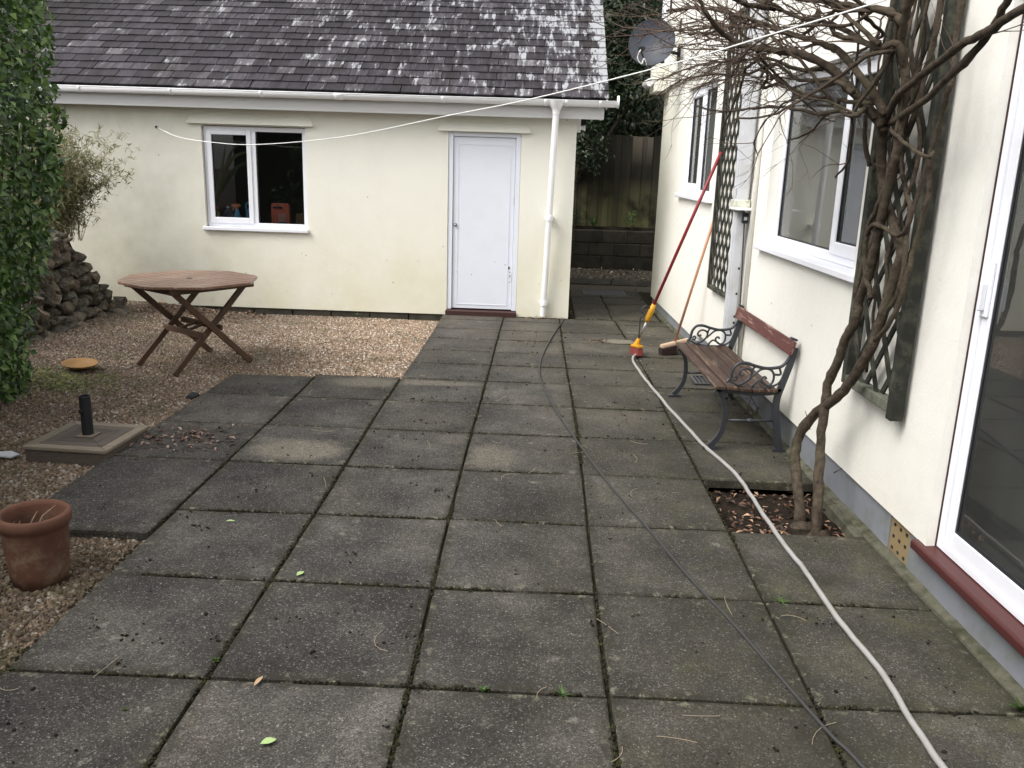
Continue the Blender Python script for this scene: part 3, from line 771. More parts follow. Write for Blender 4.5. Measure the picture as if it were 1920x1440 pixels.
# soil of the planting pit
V = []; n_ = 14
for j in range(n_ + 1):
    for i in range(n_ + 1):
        x = 2.06 + 0.80 * i / n_; y = 1.40 + 0.80 * j / n_
        V.append((x, y, -0.085 + 0.03 * mnoise.noise(Vector((x * 6, y * 6, 3))) + 0.05 * math.exp(-((x - 2.55) ** 2 + (y - 1.6) ** 2) / 0.02)))
F = [(j * (n_ + 1) + i, j * (n_ + 1) + i + 1, (j + 1) * (n_ + 1) + i + 1, (j + 1) * (n_ + 1) + i) for j in range(n_) for i in range(n_)]
mesh_np('planting_pit_soil', V, F, SOIL, None, 'structure', smooth=True)

# moss and dirt standing in the joints
def joint_lines():
    Ls = []
    for c in range(-1, 4):
        for i in range(len(ROWS) - 1):
            y0, y1 = ROWS[i], ROWS[i + 1]
            Ls.append(((colx(c, y0), y0), (colx(c, y1), y1), 1.0 if c in (0, 1, 2) else 0.5))
    for i in range(len(ROWS)):
        for c in range(-1, 4):
            Ls.append(((colx(c, ROWS[i]), rowy(ROWS[i], c)), (colx(c + 1, ROWS[i]), rowy(ROWS[i], c + 1)), 0.75))
    for r in FROWS:
        for c in range(0, 4): Ls.append(((colx(c, r), rowy(r, c)), (colx(c + 1, r), rowy(r, c + 1)), 0.35))
    for i in range(len(FROWS) - 1):
        for c in range(1, 4): Ls.append(((colx(c, FROWS[i]), FROWS[i]), (colx(c, FROWS[i + 1]), FROWS[i + 1]), 0.5))
    return Ls
mp, ms = [], []
for (a, b, dn) in joint_lines():
    if a[1] < -1.0 or b[1] < -1.0: continue
    Ln = math.hypot(b[0] - a[0], b[1] - a[1])
    if abs((a[1] + b[1]) / 2 - 1.8) < 0.5 and (a[0] + b[0]) / 2 > 2.15: continue
    for k in range(int(Ln * 260 * dn)):
        s = RNG.random(); x = a[0] + (b[0] - a[0]) * s; y = a[1] + (b[1] - a[1]) * s
        w = mnoise.noise(Vector((x * 3.1, y * 3.1, 7)))
        if w < -0.15 + 0.3 * RNG.random(): continue
        e = 0.006 + 0.012 * max(0, w)
        mp.append((x + RNG.normal(0, e * 0.7), y + RNG.normal(0, e * 0.7), -0.006 + RNG.random() * 0.006)); ms.append(0.004 + 0.006 * RNG.random())
V, F, T = blobs(np.array(mp), ms, 1)
mo = mesh_np('joint_moss', V, F, MOSS, None, 'stuff', T); mo['label'] = 'dark moss and soil growing in the paving joints'
# crumbs of earth scattered over the slabs
cp, cs = [], []
def on_patio(x, y): return (x > -0.62 and -0.9 < y < 7.2 and x < 2.7 and not (x < 0.05 and y > 4.2) and not (x > 2.05 and 1.40 < y < 2.2)) or (-1.35 < x <= -0.62 and 1.2 < y < 4.1)
while len(cp) < 1050:
    x, y = RNG.uniform(-1.35, 2.7), RNG.uniform(-0.9, 6.5)
    if on_patio(x, y) and mnoise.noise(Vector((x * 1.3, y * 1.3, 20))) + RNG.normal(0, 0.35) > 0.1:
        s = 0.0028 + 0.0085 * RNG.random() ** 2.0; cp.append((x, y, 0.004)); cs.append(s)
        if RNG.random() < 0.4:
            for _ in range(3):
                cp.append((x + RNG.normal(0, 0.022), y + RNG.normal(0, 0.022), 0.003)); cs.append(0.003 + 0.005 * RNG.random())
V, F, T = blobs(np.array(cp), cs, 1)
cr_ = mesh_np('soil_crumbs', V, F, SOIL, None, 'stuff', T); cr_['label'] = 'black crumbs of earth scattered over the slabs'
# thin dry stalks lying about
sk = MB()
for _ in range(34):
    x, y = RNG.uniform(-0.9, 2.4), RNG.uniform(-0.3, 4.4)
    if not on_patio(x, y): continue
    a = RNG.uniform(0, 6.28); Ls_ = RNG.uniform(0.06, 0.17); cv = RNG.normal(0, 0.6)
    pts = [(x + Ls_ * s * math.cos(a + cv * s), y + Ls_ * s * math.sin(a + cv * s), 0.006) for s in np.linspace(0, 1, 6)]
    sk.tube(pts, 0.0011, 4)
sk = sk.build('dry_stalks', simple('dry straw', (0.33, 0.27, 0.19), 0.8, 0.2, 30), kind='stuff'); sk['label'] = 'thin dry stalks lying on the slabs'

# ================================================================ generic wall with openings
def wall_mesh(a0, a1, z0, z1, holes, depth, mp, name, mat, parent):
    """front skin, reveals, back skin; mp(a, d, z) with d the depth behind the face"""
    holes = [(max(h[0], a0), min(h[1], a1), max(h[2], z0), min(h[3], z1)) for h in holes]
    A = sorted(set([a0, a1] + [v for h in holes for v in h[:2]])); Z = sorted(set([z0, z1] + [v for h in holes for v in h[2:4]]))
    def hole(i, j):
        if not (0 <= i < len(A) - 1 and 0 <= j < len(Z) - 1): return True
        ca, cz = (A[i] + A[i + 1]) / 2, (Z[j] + Z[j + 1]) / 2
        return any(h[0] < ca < h[1] and h[2] < cz < h[3] for h in holes)
    mb = MB()
    for i in range(len(A) - 1):
        for j in range(len(Z) - 1):
            if hole(i, j): continue
            q = [(A[i], Z[j]), (A[i + 1], Z[j]), (A[i + 1], Z[j + 1]), (A[i], Z[j + 1])]
            mb.add([mp(a, 0, z) for a, z in q], [(0, 1, 2, 3)]); mb.add([mp(a, depth, z) for a, z in q], [(3, 2, 1, 0)])
            for (di, dj, e) in ((-1, 0, (3, 0)), (1, 0, (1, 2)), (0, -1, (0, 1)), (0, 1, (2, 3))):
                if hole(i + di, j + dj):
                    p, r_ = q[e[0]], q[e[1]]
                    mb.add([mp(p[0], 0, p[1]), mp(p[0], depth, p[1]), mp(r_[0], depth, r_[1]), mp(r_[0], 0, r_[1])], [(0, 1, 2, 3)])
    o = mb.build(name, mat, parent)
    bm = bmesh.new(); bm.from_mesh(o.data); bmesh.ops.remove_doubles(bm, verts=bm.verts, dist=0.0005); bmesh.ops.recalc_face_normals(bm, faces=bm.faces); bm.to_mesh(o.data); bm.free()
    return o
def room_mesh(a0, a1, z0, z1, d0, d1, mp):
    mb = MB()
    c = [[(a0, z0), (a1, z0), (a1, z1), (a0, z1)][k] for k in range(4)]
    fr = [mp(a, d0, z) for a, z in c]; bk = [mp(a, d1, z) for a, z in c]
    mb.add(bk, [(0, 1, 2, 3)])
    for k in (1, 2, 3): mb.add([fr[k], fr[(k + 1) % 4], bk[(k + 1) % 4], bk[k]], [(0, 1, 2, 3)])
    return mb

# ================================================================ GARAGE
YG = 7.40
garage = thing('garage', 'cream rendered garage with a grey slate roof and white door', 'garage', (-1.5, 9.0, 0))
gm = lambda x, d, z: Vector((x, YG + d, z))
wall_mesh(-4.75, 1.475, 0.0, 2.30, [(-2.755, -1.570, 0.93, 2.062), (0.045, 0.862, -0.2, 2.07)], 0.22, gm, 'wall', CREAM, garage)
sw = MB(); sw.box((1.365, 9.55, 1.15), (0.22, 3.855, 2.30)); sw.box((-4.64, 9.55, 1.15), (0.22, 3.855, 2.30)); sw.box((-1.6375, 11.60, 1.15), (6.225, 0.22, 2.30))
gy0 = 7.625
for xx in (1.255, -4.75):
    sw.prism([(xx, YG + 0.02, 2.30), (xx, 11.7, 2.30), (xx, 9.56, 3.80)], (0, 0, 0), (0.22, 0, 0))
sw.build('side_wall', CREAM, garage)
rm = room_mesh(-4.4, 1.2, 0.0, 2.25, 0.23, 3.9, gm); rm.add([gm(-4.4, 0.23, 0.001), gm(1.2, 0.23, 0.001), gm(1.2, 3.9, 0.001), gm(-4.4, 3.9, 0.001)], [(0, 1, 2, 3)])
rm.build('interior', DARK, garage)
blk = None
for k in range(8):
    x0 = -3.62 + k * 0.46
    b = MB(); b.box((x0 + 0.225, YG + 0.065, -0.0705), (0.447, 0.10, 0.135)); b.build('block', BLOCK, garage, bevel=0.006)
for x_, w_ in ((-4.25, 0.80), (1.17, 0.61)):
    cv = MB(); cv.box((x_, YG + 0.065, -0.0705), (w_, 0.10, 0.135)); cv.build('footing', BLOCK, garage)
# drip ledges over the openings
for xa, xb, ta, tb in ((-2.905, -1.470, -2.86, -1.52), (-0.072, 0.965, -0.025, 0.932)):
    l = MB(); z0, z1 = 2.076, 2.163
    l.add([(xa, YG + 0.0, z0), (xb, YG + 0.0, z0), (xb, YG - 0.050, z0), (xa, YG - 0.050, z0), (ta, YG + 0.0, z1), (tb, YG + 0.0, z1), (tb, YG - 0.006, z1), (ta, YG - 0.006, z1),
           (xb, YG - 0.050, z0 + 0.014), (xa, YG - 0.050, z0 + 0.014)],
          [(0, 3, 2, 1), (3, 9, 8, 2), (9, 7, 6, 8), (4, 5, 6, 7), (0, 4, 7, 9, 3), (1, 2, 8, 6, 5), (0, 1, 5, 4)])
    l.build('drip_ledge', CREAM, garage)
def frame4(mb, a0, a1, z0, z1, w, d0, d1, mp, wb=None, wt=None):
    """four mitre-less frame bars butted end to end: a range, z range, face width, depth from d0 to d1"""
    wb = wb or w; wt = wt or w
    def bx(p0, p1, q0, q1):
        c = [mp(a, d, z) for d in (d0, d1) for z in (q0, q1) for a in (p0, p1)]
        mb.add([c[0], c[1], c[3], c[2], c[4], c[5], c[7], c[6]], [(0, 1, 2, 3), (7, 6, 5, 4), (0, 4, 5, 1), (1, 5, 6, 2), (2, 6, 7, 3), (3, 7, 4, 0)])
    bx(a0, a0 + w, z0, z1); bx(a1 - w, a1, z0, z1); bx(a0 + w, a1 - w, z0, z0 + wb); bx(a0 + w, a1 - w, z1 - wt, z1)
def boxm(mb, a0, a1, z0, z1, d0, d1, mp):
    c = [mp(a, d, z) for d in (d0, d1) for z in (z0, z1) for a in (a0, a1)]
    mb.add([c[0], c[1], c[3], c[2], c[4], c[5], c[7], c[6]], [(0, 1, 2, 3), (7, 6, 5, 4), (0, 4, 5, 1), (1, 5, 6, 2), (2, 6, 7, 3), (3, 7, 4, 0)])
    return mb
def window(parent, mp, a0, a1, z0, z1, am, sash_side, rec, sill, fw_=0.055, sfw=0.055, sill_out=0.05, glass=None):
    glass = glass or GLASS
    """frame with a mullion at am, an opening sash on one side, panes, a sill"""
    f = MB(); frame4(f, a0, a1, z0, z1, fw_, rec, rec + 0.06, mp); boxm(f, am - 0.03, am + 0.03, z0 + fw_, z1 - fw_, rec + 0.001, rec + 0.058, mp)
    fo = f.build('window', WHITE, parent, bevel=0.004)
    lo, hi = (a0 + fw_, am - 0.03), (am + 0.03, a1 - fw_)
    sa = lo if sash_side == 'lo' else hi; fx = hi if sash_side == 'lo' else lo
    s = MB(); frame4(s, sa[0] - 0.012, sa[1] + 0.012, z0 + fw_ - 0.012, z1 - fw_ + 0.012, sfw, rec - 0.014, rec + 0.03, mp, wb=sfw + 0.012); s.build('sash', WHITE, fo, bevel=0.005)
    p = MB(); boxm(p, sa[0] + 0.035, sa[1] - 0.035, z0 + fw_ + 0.035, z1 - fw_ - 0.035, rec + 0.010, rec + 0.012, mp); p.build('pane', glass, fo)
    p = MB(); boxm(p, fx[0] - 0.004, fx[1] + 0.004, z0 + fw_ - 0.004, z1 - fw_ + 0.004, rec + 0.022, rec + 0.024, mp); p.build('pane', glass, fo)
    g = MB(); frame4(g, fx[0] - 0.002, fx[1] + 0.002, z0 + fw_ - 0.002, z1 - fw_ + 0.002, 0.008, rec + 0.012, rec + 0.0215, mp)
    frame4(g, sa[0] - 0.012 + sfw - 0.002, sa[1] + 0.012 - sfw + 0.002, z0 + fw_ + sfw - 0.002, z1 - fw_ - sfw + 0.014, 0.007, rec - 0.004, rec + 0.0095, mp); g.build('gasket', BLACKP, fo)
    si = MB(); boxm(si, sill[0], sill[1], z0 - 0.042, z0 - 0.002, -sill_out, rec + 0.05, mp); si.build('sill', WHITE, fo, bevel=0.006)
    return fo
window(garage, gm, -2.750, -1.572, 0.935, 2.055, -2.185, 'lo', 0.045, (-2.785, -1.560), 0.05, 0.055, 0.045)
# door
dr = MB(); boxm(dr, 0.103, 0.803, 0.075, 2.02, 0.035, 0.075, gm); 
door = dr.build('door', WHITEP, garage, bevel=0.004)
dp_ = MB(); frame4(dp_, 0.155, 0.752, 0.12, 1.945, 0.008, 0.0305, 0.0345, gm); dp_.build('panel_moulding', WHITEP, door)
df = MB(); boxm(df, 0.047, 0.100, 0.065, 2.068, 0.012, 0.09, gm); boxm(df, 0.806, 0.860, 0.065, 2.068, 0.012, 0.09, gm); boxm(df, 0.100, 0.806, 2.023, 2.068, 0.012, 0.09, gm); df.build('door_frame', WHITEP, garage, bevel=0.004)
dk = MB(); dk.lathe([(0.018, 0), (0.022, 0.006), (0.012, 0.012), (0.016, 0.03), (0.0, 0.034)], (0.133, YG + 0.0345, 1.045), 14, Matrix.Rotation(R(90), 3, 'X')); dk.build('knob', STEEL, door, smooth=True)
for zz in (1.33, 0.45):
    hg = MB(); hg.box((0.8045, YG + 0.028, zz), (0.012, 0.014, 0.09)); hg.build('hinge', STEEL, door)
for (x_, z_, sx, sz) in ((0.765, 0.565, 0.022, 0.032), (0.775, 0.515, 0.012, 0.016), (0.776, 0.47, 0.010, 0.03), (0.155, 0.50, 0.008, 0.010), (0.33, 0.475, 0.008, 0.010), (0.60, 0.63, 0.008, 0.007), (0.72, 0.60, 0.02, 0.006), (0.776, 0.40, 0.008, 0.014)):
    wr = MB(); wr.box((x_, YG + 0.0343, z_), (sx, 0.0016, sz), (0, random.uniform(-0.5, 0.5), 0)); wr.build('paint_chip', simple('bare rotten wood', (0.16, 0.10, 0.06), 0.9, 0.3, 40), door)
ds = MB(); boxm(ds, 0.034, 0.866, -0.03, 0.060, -0.055, 0.10, gm); ds.build('door_sill', BROWN_SILL, garage, bevel=0.008)
# fascia, soffit
fa = MB(); fa.box((-1.47, 7.222, 2.318), (6.45, 0.022, 0.166)); fa.build('fascia', FASCIA, garage, bevel=0.002)
so = MB(); so.box((-1.47, 7.315, 2.250), (6.45, 0.16, 0.012)); so.build('soffit', FASCIA, garage)
be = MB(); be.prism([(1.757, 7.235, 2.244), (1.757, 7.60, 2.244), (1.757, 7.60, 2.60), (1.757, 7.235, 2.40)], (0, 0, 0), (-0.022, 0, 0)); be.build('box_end', FASCIA, garage)
# gutter: half round channel with brackets, outlet and stop end
def half_tube(x0, x1, yc, zc, r, t=0.004, n=10):
    mb = MB(); vs = []
    for x in (x0, x1):
        for rr_ in (r, r - t):
            for k in range(n + 1):
                a = math.pi + math.pi * k / n; vs.append((x, yc + rr_ * math.cos(a), zc + rr_ * math.sin(a)))
    m = n + 1; fs = []
    for k in range(n):
        fs += [(k, k + 1, 2 * m + k + 1, 2 * m + k), (m + k, 3 * m + k, 3 * m + k + 1, m + k + 1), (k, m + k, m + k + 1, k + 1), (2 * m + k, 2 * m + k + 1, 3 * m + k + 1, 3 * m + k)]
    fs += [(0, 2 * m, 3 * m, m), (n, m + n, 3 * m + n, 2 * m + n)]
    return mb.add(vs, fs)
gut = half_tube(-4.80, 1.885, 7.148, 2.418, 0.058).build('gutter', GUTTER, garage, smooth=True)
rim = MB(); rim.tube([(-4.80, 7.090, 2.420), (1.885, 7.090, 2.420)], 0.0055, 6); rim.build('gutter_lip', GUTTER, gut, smooth=True)
def gx_at(px): return -4.352 + (px - 85) / 1070 * 6.225
for px in (153, 325, 495, 835, 1025, 1063, 1126):
    x = gx_at(px); half_tube(x - 0.014, x + 0.014, 7.148, 2.421, 0.065, 0.006).build('gutter_bracket', GUTTER, gut, smooth=True)
x = gx_at(640); half_tube(x - 0.045, x + 0.045, 7.148, 2.421, 0.066, 0.007).build('gutter_joint', GUTTER, gut, smooth=True)
se = MB(); se.lathe([(0.0, 0.0), (0.066, 0.0), (0.066, 0.02), (0.0, 0.02)], (1.885, 7.148, 2.418), 24, Matrix.Rotation(R(90), 3, 'Y'), close=False); se.build('stop_end', GUTTER, gut)
# downpipe with a swept outlet, sockets and shoe
dw = MB()
dw.lathe([(0.100, 0.035), (0.085, 0.0), (0.055, -0.04), (0.040, -0.075), (0.037, -0.11)], (1.233, 7.150, 2.382), 20, close=False)
dw.tube([(1.233, 7.150, 2.30), (1.207, 7.262, 1.16)], 0.0345, 16, cap=False); dw.tube([(1.207, 7.262, 1.16), (1.180, 7.352, 0.03)], 0.0335, 16, cap=False)
dpi = dw.build('downpipe', GUTTER, garage, smooth=True)
for zz, xx, yy in ((1.165, 1.207, 7.262), (0.185, 1.184, 7.340)):
    b = MB(); b.lathe([(0.036, -0.03), (0.043, -0.028), (0.043, 0.028), (0.036, 0.03)], (xx, yy, zz), 18, close=False); b.box((xx, (yy + 0.03 + 7.40) / 2, zz), (0.10, 7.40 - yy - 0.03, 0.022)); b.build('pipe_clip', GUTTER, dpi)
# --- roof: slates laid course over course
TH = R(32); RY0, RZ0 = 7.165, 2.435
def RP(u, v, w): return Vector((u, RY0 + v * math.cos(TH) - w * math.sin(TH), RZ0 + v * math.sin(TH) + w * math.cos(TH)))
roof = MB()
LEN = 2.85
ridge = RP(0, LEN, 0)
u0, u1 = -5.27, 1.79
rear = 2 * ridge.y - RY0
roof.prism([RP(u0, 0.02, -0.012), RP(u0, LEN, -0.012), (u0, rear, RZ0 - 0.012), (u0, rear, RZ0 - 0.06), (u0, ridge.y, ridge.z - 0.08), RP(u0, 0.02, -0.06)], (0, 0, 0), (u1 - u0, 0, 0))
roof = roof.build('roof', simple('roof underlay', (0.05, 0.047, 0.05), 0.9), garage)
vg = MB()
for k in range(1):
    a, b = RP(1.79, 0.0, -0.02), RP(1.79, LEN, -0.02); vg.bar(a + Vector((-0.012, 0, -0.035)), b + Vector((-0.012, 0, -0.035)), 0.02, 0.10, (0, 0, 1))
vg.build('barge_board', FASCIA, roof)
WS, EXP = 0.2055, 0.170
sl0 = MB(); wv, lv, tv = WS - 0.0050, 0.335, 0.0095
def slate_verts(w, seed):
    rg = random.Random(seed)
    b0 = [(-w / 2 + rg.uniform(0, .002), rg.uniform(-.004, .004)), (-w / 6, rg.uniform(-.004, .004)), (w / 6, rg.uniform(-.004, .004)), (w / 2 - rg.uniform(0, .002), rg.uniform(-.004, .004)), (w / 2, lv), (-w / 2, lv)]
    return b0
def slate_mesh(seed, w=None):
    p = slate_verts(w or wv, seed); n = len(p)
    vs = [(x, y, 0.0) for x, y in p] + [(x, y + 0.0015 if i < 4 else y, tv) for i, (x, y) in enumerate(p)]
    fs = [tuple(reversed(range(n))), tuple(range(n, 2 * n))] + [(i, (i + 1) % n, n + (i + 1) % n, n + i) for i in range(n)]
    return vs, fs
sm = []
for s in range(8):
    me = bpy.data.meshes.new('slate'); v, f = slate_mesh(s); me.from_pydata(v, [], f); me.update(); me.materials.append(SLATE); sm.append(me)
halfm = []
for s in range(2):
    me = bpy.data.meshes.new('slate'); v, f = slate_mesh(40 + s, WS * 0.5 - 0.004); me.from_pydata(v, [], f); me.update(); me.materials.append(SLATE); halfm.append(me)
TILT = math.asin(0.0125 / 0.17)
srng = random.Random(3); placed = []
ncol = int((1.80 - u0) / WS) + 1
for k in range(int((LEN + 0.1) / EXP)):
    edge = 1.80
    x = edge
    first = True
    while x > u0 + 0.05:
        w = WS * (0.5 if (first and k % 2) else 1.0)
        placed.append((k, x - w / 2, w)); x -= w; first = False
def slate_matrix(k, u):
    o = RP(u + srng.gauss(0, 0.0015), k * EXP + srng.gauss(0, 0.0022), 0.0185 + srng.uniform(0, 0.003))
    ax = Vector((1, 0, 0)); ay = Vector((0, math.cos(TH - TILT), math.sin(TH - TILT))); az = ax.cross(ay)
    m = Matrix((ax, ay, az)).transposed().to_4x4(); m = m @ Matrix.Rotation(srng.gauss(0, 0.006), 4, 'Z'); m.translation = o
    return m
invr = world_matrix(roof).inverted()
show = [p for p in placed if p[0] <= 14 and p[1] > -4.75]
ind = set(id(p) for p in sorted(show, key=lambda p: (p[0] // 10 if p[0] < 10 else 1, 0))[:0])
near = [p for p in show if p[0] < 10][:300]
rest = MB()
cnt = 0
nset = set((p[0], p[1]) for p in near)
for (k, u, w) in placed:
    m = slate_matrix(k, u); me = srng.choice(sm if w > 0.15 else halfm)
    if (k, u) in nset:
        o = bpy.data.objects.new('slate', me); COL.objects.link(o); o.matrix_world = m; o.location = m.translation; o.rotation_euler = m.to_euler()
        o.parent = roof; o.matrix_parent_inverse = invr
    else:
        rest.add([m @ Vector(v.co) for v in me.vertices], [tuple(p.vertices) for p in me.polygons], srng.random())
rest.build('slate_courses', SLATE, roof, tint=True, kind='stuff')
rd = MB()
for i in range(16): rd.prism([(u0 + i * 0.44, ridge.y - 0.12, ridge.z - 0.055), (u0 + i * 0.44, ridge.y, ridge.z + 0.04), (u0 + i * 0.44, ridge.y + 0.12, ridge.z - 0.055), (u0 + i * 0.44, ridge.y, ridge.z + 0.015)], (0, 0, 0), (0.435, 0, 0))
rd.build('ridge_tiles', SLATE, roof)
# small white lamp on the gable corner of the garage
sec = thing('outside_light', 'small white box light on the garage corner beside the alley', 'light', (1.475, 7.52, 2.10))
b = MB(); b.box((1.499, 7.53, 2.185), (0.044, 0.10, 0.16)); b.build('back_box', GUTTER, sec, bevel=0.006)
b = MB(); b.lathe([(0.018, 0.0), (0.018, 0.035), (0.030, 0.037), (0.030, 0.055), (0.0, 0.056)], (1.521, 7.53, 2.155), 14, Matrix.Rotation(R(90), 3, 'Y')); b.build('sensor', GUTTER, sec, smooth=False)

# ================================================================ HOUSE (right)
house = thing('house', 'off white rendered house with grey plinth and white windows', 'house', (5.0, 2.0, 0))
hm = lambda s, d, z: HW(s, -d, z)
ZT = 4.6
wall_mesh(-5.2, 8.62, 0.29, ZT, [(-1.72, 0.89, 0.20, 2.44), (2.07, 3.795, 1.24, 2.39), (5.70, 7.08, 1.485, 2.565)], 0.24, hm, 'wall', HOUSE, house)
for a_, b_, z_ in ((0.89, 5.70, 0.205), (5.701, 8.62, 0.125), (-5.2, -1.72, 0.205)):      # render below the main skin: the plinth line steps
    lw = MB(); boxm(lw, a_, b_, z_, 0.2895, 0.0, 0.2, hm); lw.build('render_band', HOUSE, house)
uw = MB(); boxm(uw, 4.36, 8.64, 2.655, ZT - 0.002, -0.03, -0.001, hm); uw.build('upper_render', HOUSE, house, bevel=0.008)
pl = MB(); boxm(pl, -5.2, 1.075, -0.12, 0.204, 0.022, 0.23, hm); boxm(pl, 1.285, 5.70, -0.12, 0.204, 0.022, 0.23, hm); boxm(pl, 5.701, 8.60, -0.12, 0.124, 0.022, 0.23, hm)
boxm(pl, 1.075, 1.285, -0.12, 0.0, 0.022, 0.23, hm); boxm(pl, -1.72, 0.89, 0.2045, 0.212, 0.06, 0.23, hm)
pl.build('plinth', PLINTH, house, bevel=0.003)
ab = MB(); boxm(ab, 1.077, 1.283, 0.001, 0.200, 0.028, 0.09, hm); ab = ab.build('air_brick', BUFF, house, bevel=0.004)
hol = MB()
for i in range(3):
    for j in range(3):
        boxm(hol, 1.108 + i * 0.062, 1.126 + i * 0.062, 0.032 + j * 0.058, 0.046 + j * 0.058, 0.0255, 0.06, hm)
hol.build('vent_hole', BLACKP, ab)
wall_mesh(-5.2, 8.62, 0.0, ZT, [(-2.0, 1.4, 0.2, 2.45), (1.7, 4.85, 0.2, 2.45)], 0.2, lambda s, d, z: hm(s, 5.0 + d, z), 'rear_wall', HOUSE, house)  # unseen rear openings, added to let sky light into the room
rest_ = MB()
boxm(rest_, 8.40, 8.618, 0.126, ZT - 0.001, 0.2405, 4.99, hm); boxm(rest_, -5.2, -5.0, 0.0, ZT, 0.2405, 4.99, hm)
rest_.build('side_wall', HOUSE, house)
rf = MB(); rf.prism([HW(-5.5, 0.0, ZT), HW(-5.5, -2.8, ZT + 2.0), HW(-5.5, -5.6, ZT)], HW(-5.5, 0, 0), HW(8.6, 0, 0)); rf.build('roof', SLATE, house)
# eaves box at the far corner and the white trim above it
eb = MB(); boxm(eb, 8.28, 8.80, 2.63, 2.945, -0.165, -0.031, hm); eb.build('eaves_box', HOUSE, house, bevel=0.006)
ge = MB(); a, b_ = HW(8.45, 0.215, 2.745), HW(8.80, 0.215, 2.745); ge.tube([a, b_], 0.048, 14); ge.build('gutter_end', GUTTER, house, smooth=False)
tr = MB(); boxm(tr, 8.60, 8.66, 3.40, ZT, -0.095, -0.031, hm); tr.build('corner_trim', WHITE, house, bevel=0.004)
vt = MB(); boxm(vt, 8.36, 8.44, 3.52, 3.66, -0.045, -0.0305, hm); boxm(vt, 7.62, 7.68, 3.20, 3.34, -0.045, -0.0305, hm); vt.build('wall_vent', BLACKP, house)
# windows
window(house, hm, 2.075, 3.79, 1.245, 2.385, 2.625, 'lo', 0.070, (1.93, 3.84), 0.06, 0.062, 0.055, GLASSHAZE)
window(house, hm, 5.705, 7.075, 1.49, 2.56, 6.42, 'hi', 0.05, (5.52, 7.17), 0.055, 0.058, 0.055, GLASSHAZE)
def closed_room(a0, a1, z0, z1, d0, d1, floor_mat):
    r = room_mesh(a0, a1, z0, z1, d0, d1, hm); r.build('interior', ROOM, house)
    f = MB(); f.add([hm(a0, d0, z0), hm(a1, d0, z0), hm(a1, d1, z0), hm(a0, d1, z0)], [(0, 1, 2, 3)]); f.build('interior_floor', floor_mat, house)
def open_room(a0, a1, z0, z1, d0, d1, floor_mat):
    mb = MB()
    for a in (a0, a1): mb.add([hm(a, d0, z0), hm(a, d1, z0), hm(a, d1, z1), hm(a, d0, z1)], [(0, 1, 2, 3)])
    mb.add([hm(a0, d0, z1), hm(a1, d0, z1), hm(a1, d1, z1), hm(a0, d1, z1)], [(0, 1, 2, 3)]); mb.build('interior', ROOM, house)
    f = MB(); f.add([hm(a0, d0, z0), hm(a1, d0, z0), hm(a1, d1, z0), hm(a0, d1, z0)], [(0, 1, 2, 3)]); f.build('interior_floor', floor_mat, house)
open_room(-2.2, 4.95, 0.216, 2.6, 0.245, 4.99, CARPET)
closed_room(5.0, 8.3, 0.2, 2.62, 0.245, 2.5, DARK)
def curtain(s0, s1, z0, z1, d, amp, wave, mat=CURTAIN):
    n = 60; V = []
    for j in range(2):
        for i in range(n + 1):
            s = s0 + (s1 - s0) * i / n
            V.append(hm(s, d + amp * math.sin(s * wave) + amp * 0.4 * math.sin(s * wave * 2.3 + 1), z0 if j == 0 else z1))
    F = [(i, i + 1, n + 2 + i, n + 1 + i) for i in range(n)]
    mb = MB(); mb.add(V, F); return mb.build('curtain', mat, house, smooth=True)
curtain(2.0, 2.62, 1.15, 2.5, 0.30, 0.025, 55); curtain(3.45, 3.9, 1.15, 2.5, 0.30, 0.025, 60)
curtain(5.6, 6.1, 1.3, 2.6, 0.34, 0.025, 55)
curtain(0.52, 0.80, 0.235, 2.5, 0.235, 0.016, 62)
# sliding patio door
pd = MB(); frame4(pd, -1.715, 0.884, 0.213, 2.435, 0.036, 0.042, 0.12, hm, wb=0.03); pdo = pd.build('patio_door', WHITE, house, bevel=0.003)
lf = MB(); frame4(lf, -0.42, 0.846, 0.2435, 2.398, 0.060, 0.052, 0.088, hm, wb=0.075); lfo = lf.build('sliding_leaf', WHITE, pdo, bevel=0.003)
lf = MB(); frame4(lf, -1.678, -0.36, 0.2435, 2.398, 0.060, 0.090, 0.118, hm, wb=0.075); lf.build('fixed_leaf', WHITE, pdo, bevel=0.003)
pn = MB(); boxm(pn, -0.37, 0.794, 0.31, 2.345, 0.066, 0.070, hm); pn.build('pane', GLASSHAZE, pdo)
pn = MB(); boxm(pn, -1.63, -0.41, 0.31, 2.345, 0.101, 0.105, hm); pn.build('pane', GLASSHAZE, pdo)
gk = MB(); frame4(gk, -0.362, 0.7855, 0.3187, 2.338, 0.012, 0.058, 0.0655, hm); gk.build('gasket', BLACKP, pdo)
bs = MB(); boxm(bs, 0.8845, 0.8895, 0.213, 2.43, 0.038, 0.10, hm); bs.build('brown_seal', BROWN_SILL, pdo)
hd = MB(); boxm(hd, 0.797, 0.843, 1.225, 1.445, 0.038, 0.0515, hm); boxm(hd, 0.812, 0.830, 1.25, 1.36, 0.012, 0.0375, hm); hdo = hd.build('handle_plate', WHITE, pdo, bevel=0.004)
kh = MB(); kh.lathe([(0.011, 0), (0.011, 0.008), (0.0, 0.009)], hm(0.836, 0.0375, 1.30), 12, Matrix.Rotation(R(-90), 3, 'Y')); kh.build('lock', STEEL, hdo)
wh = MB(); wh.tube([hm(0.815, 0.155, 1.19), hm(0.815, 0.155, 1.50)], 0.014, 10); who = wh.build('inside_handle', HANDW, pdo, smooth=True)
wb_ = MB()
for z in (1.25, 1.44): boxm(wb_, 0.805, 0.825, z - 0.014, z + 0.014, 0.090, 0.150, hm)
wb_.build('handle_bracket', WHITE, who)
sl_ = MB()
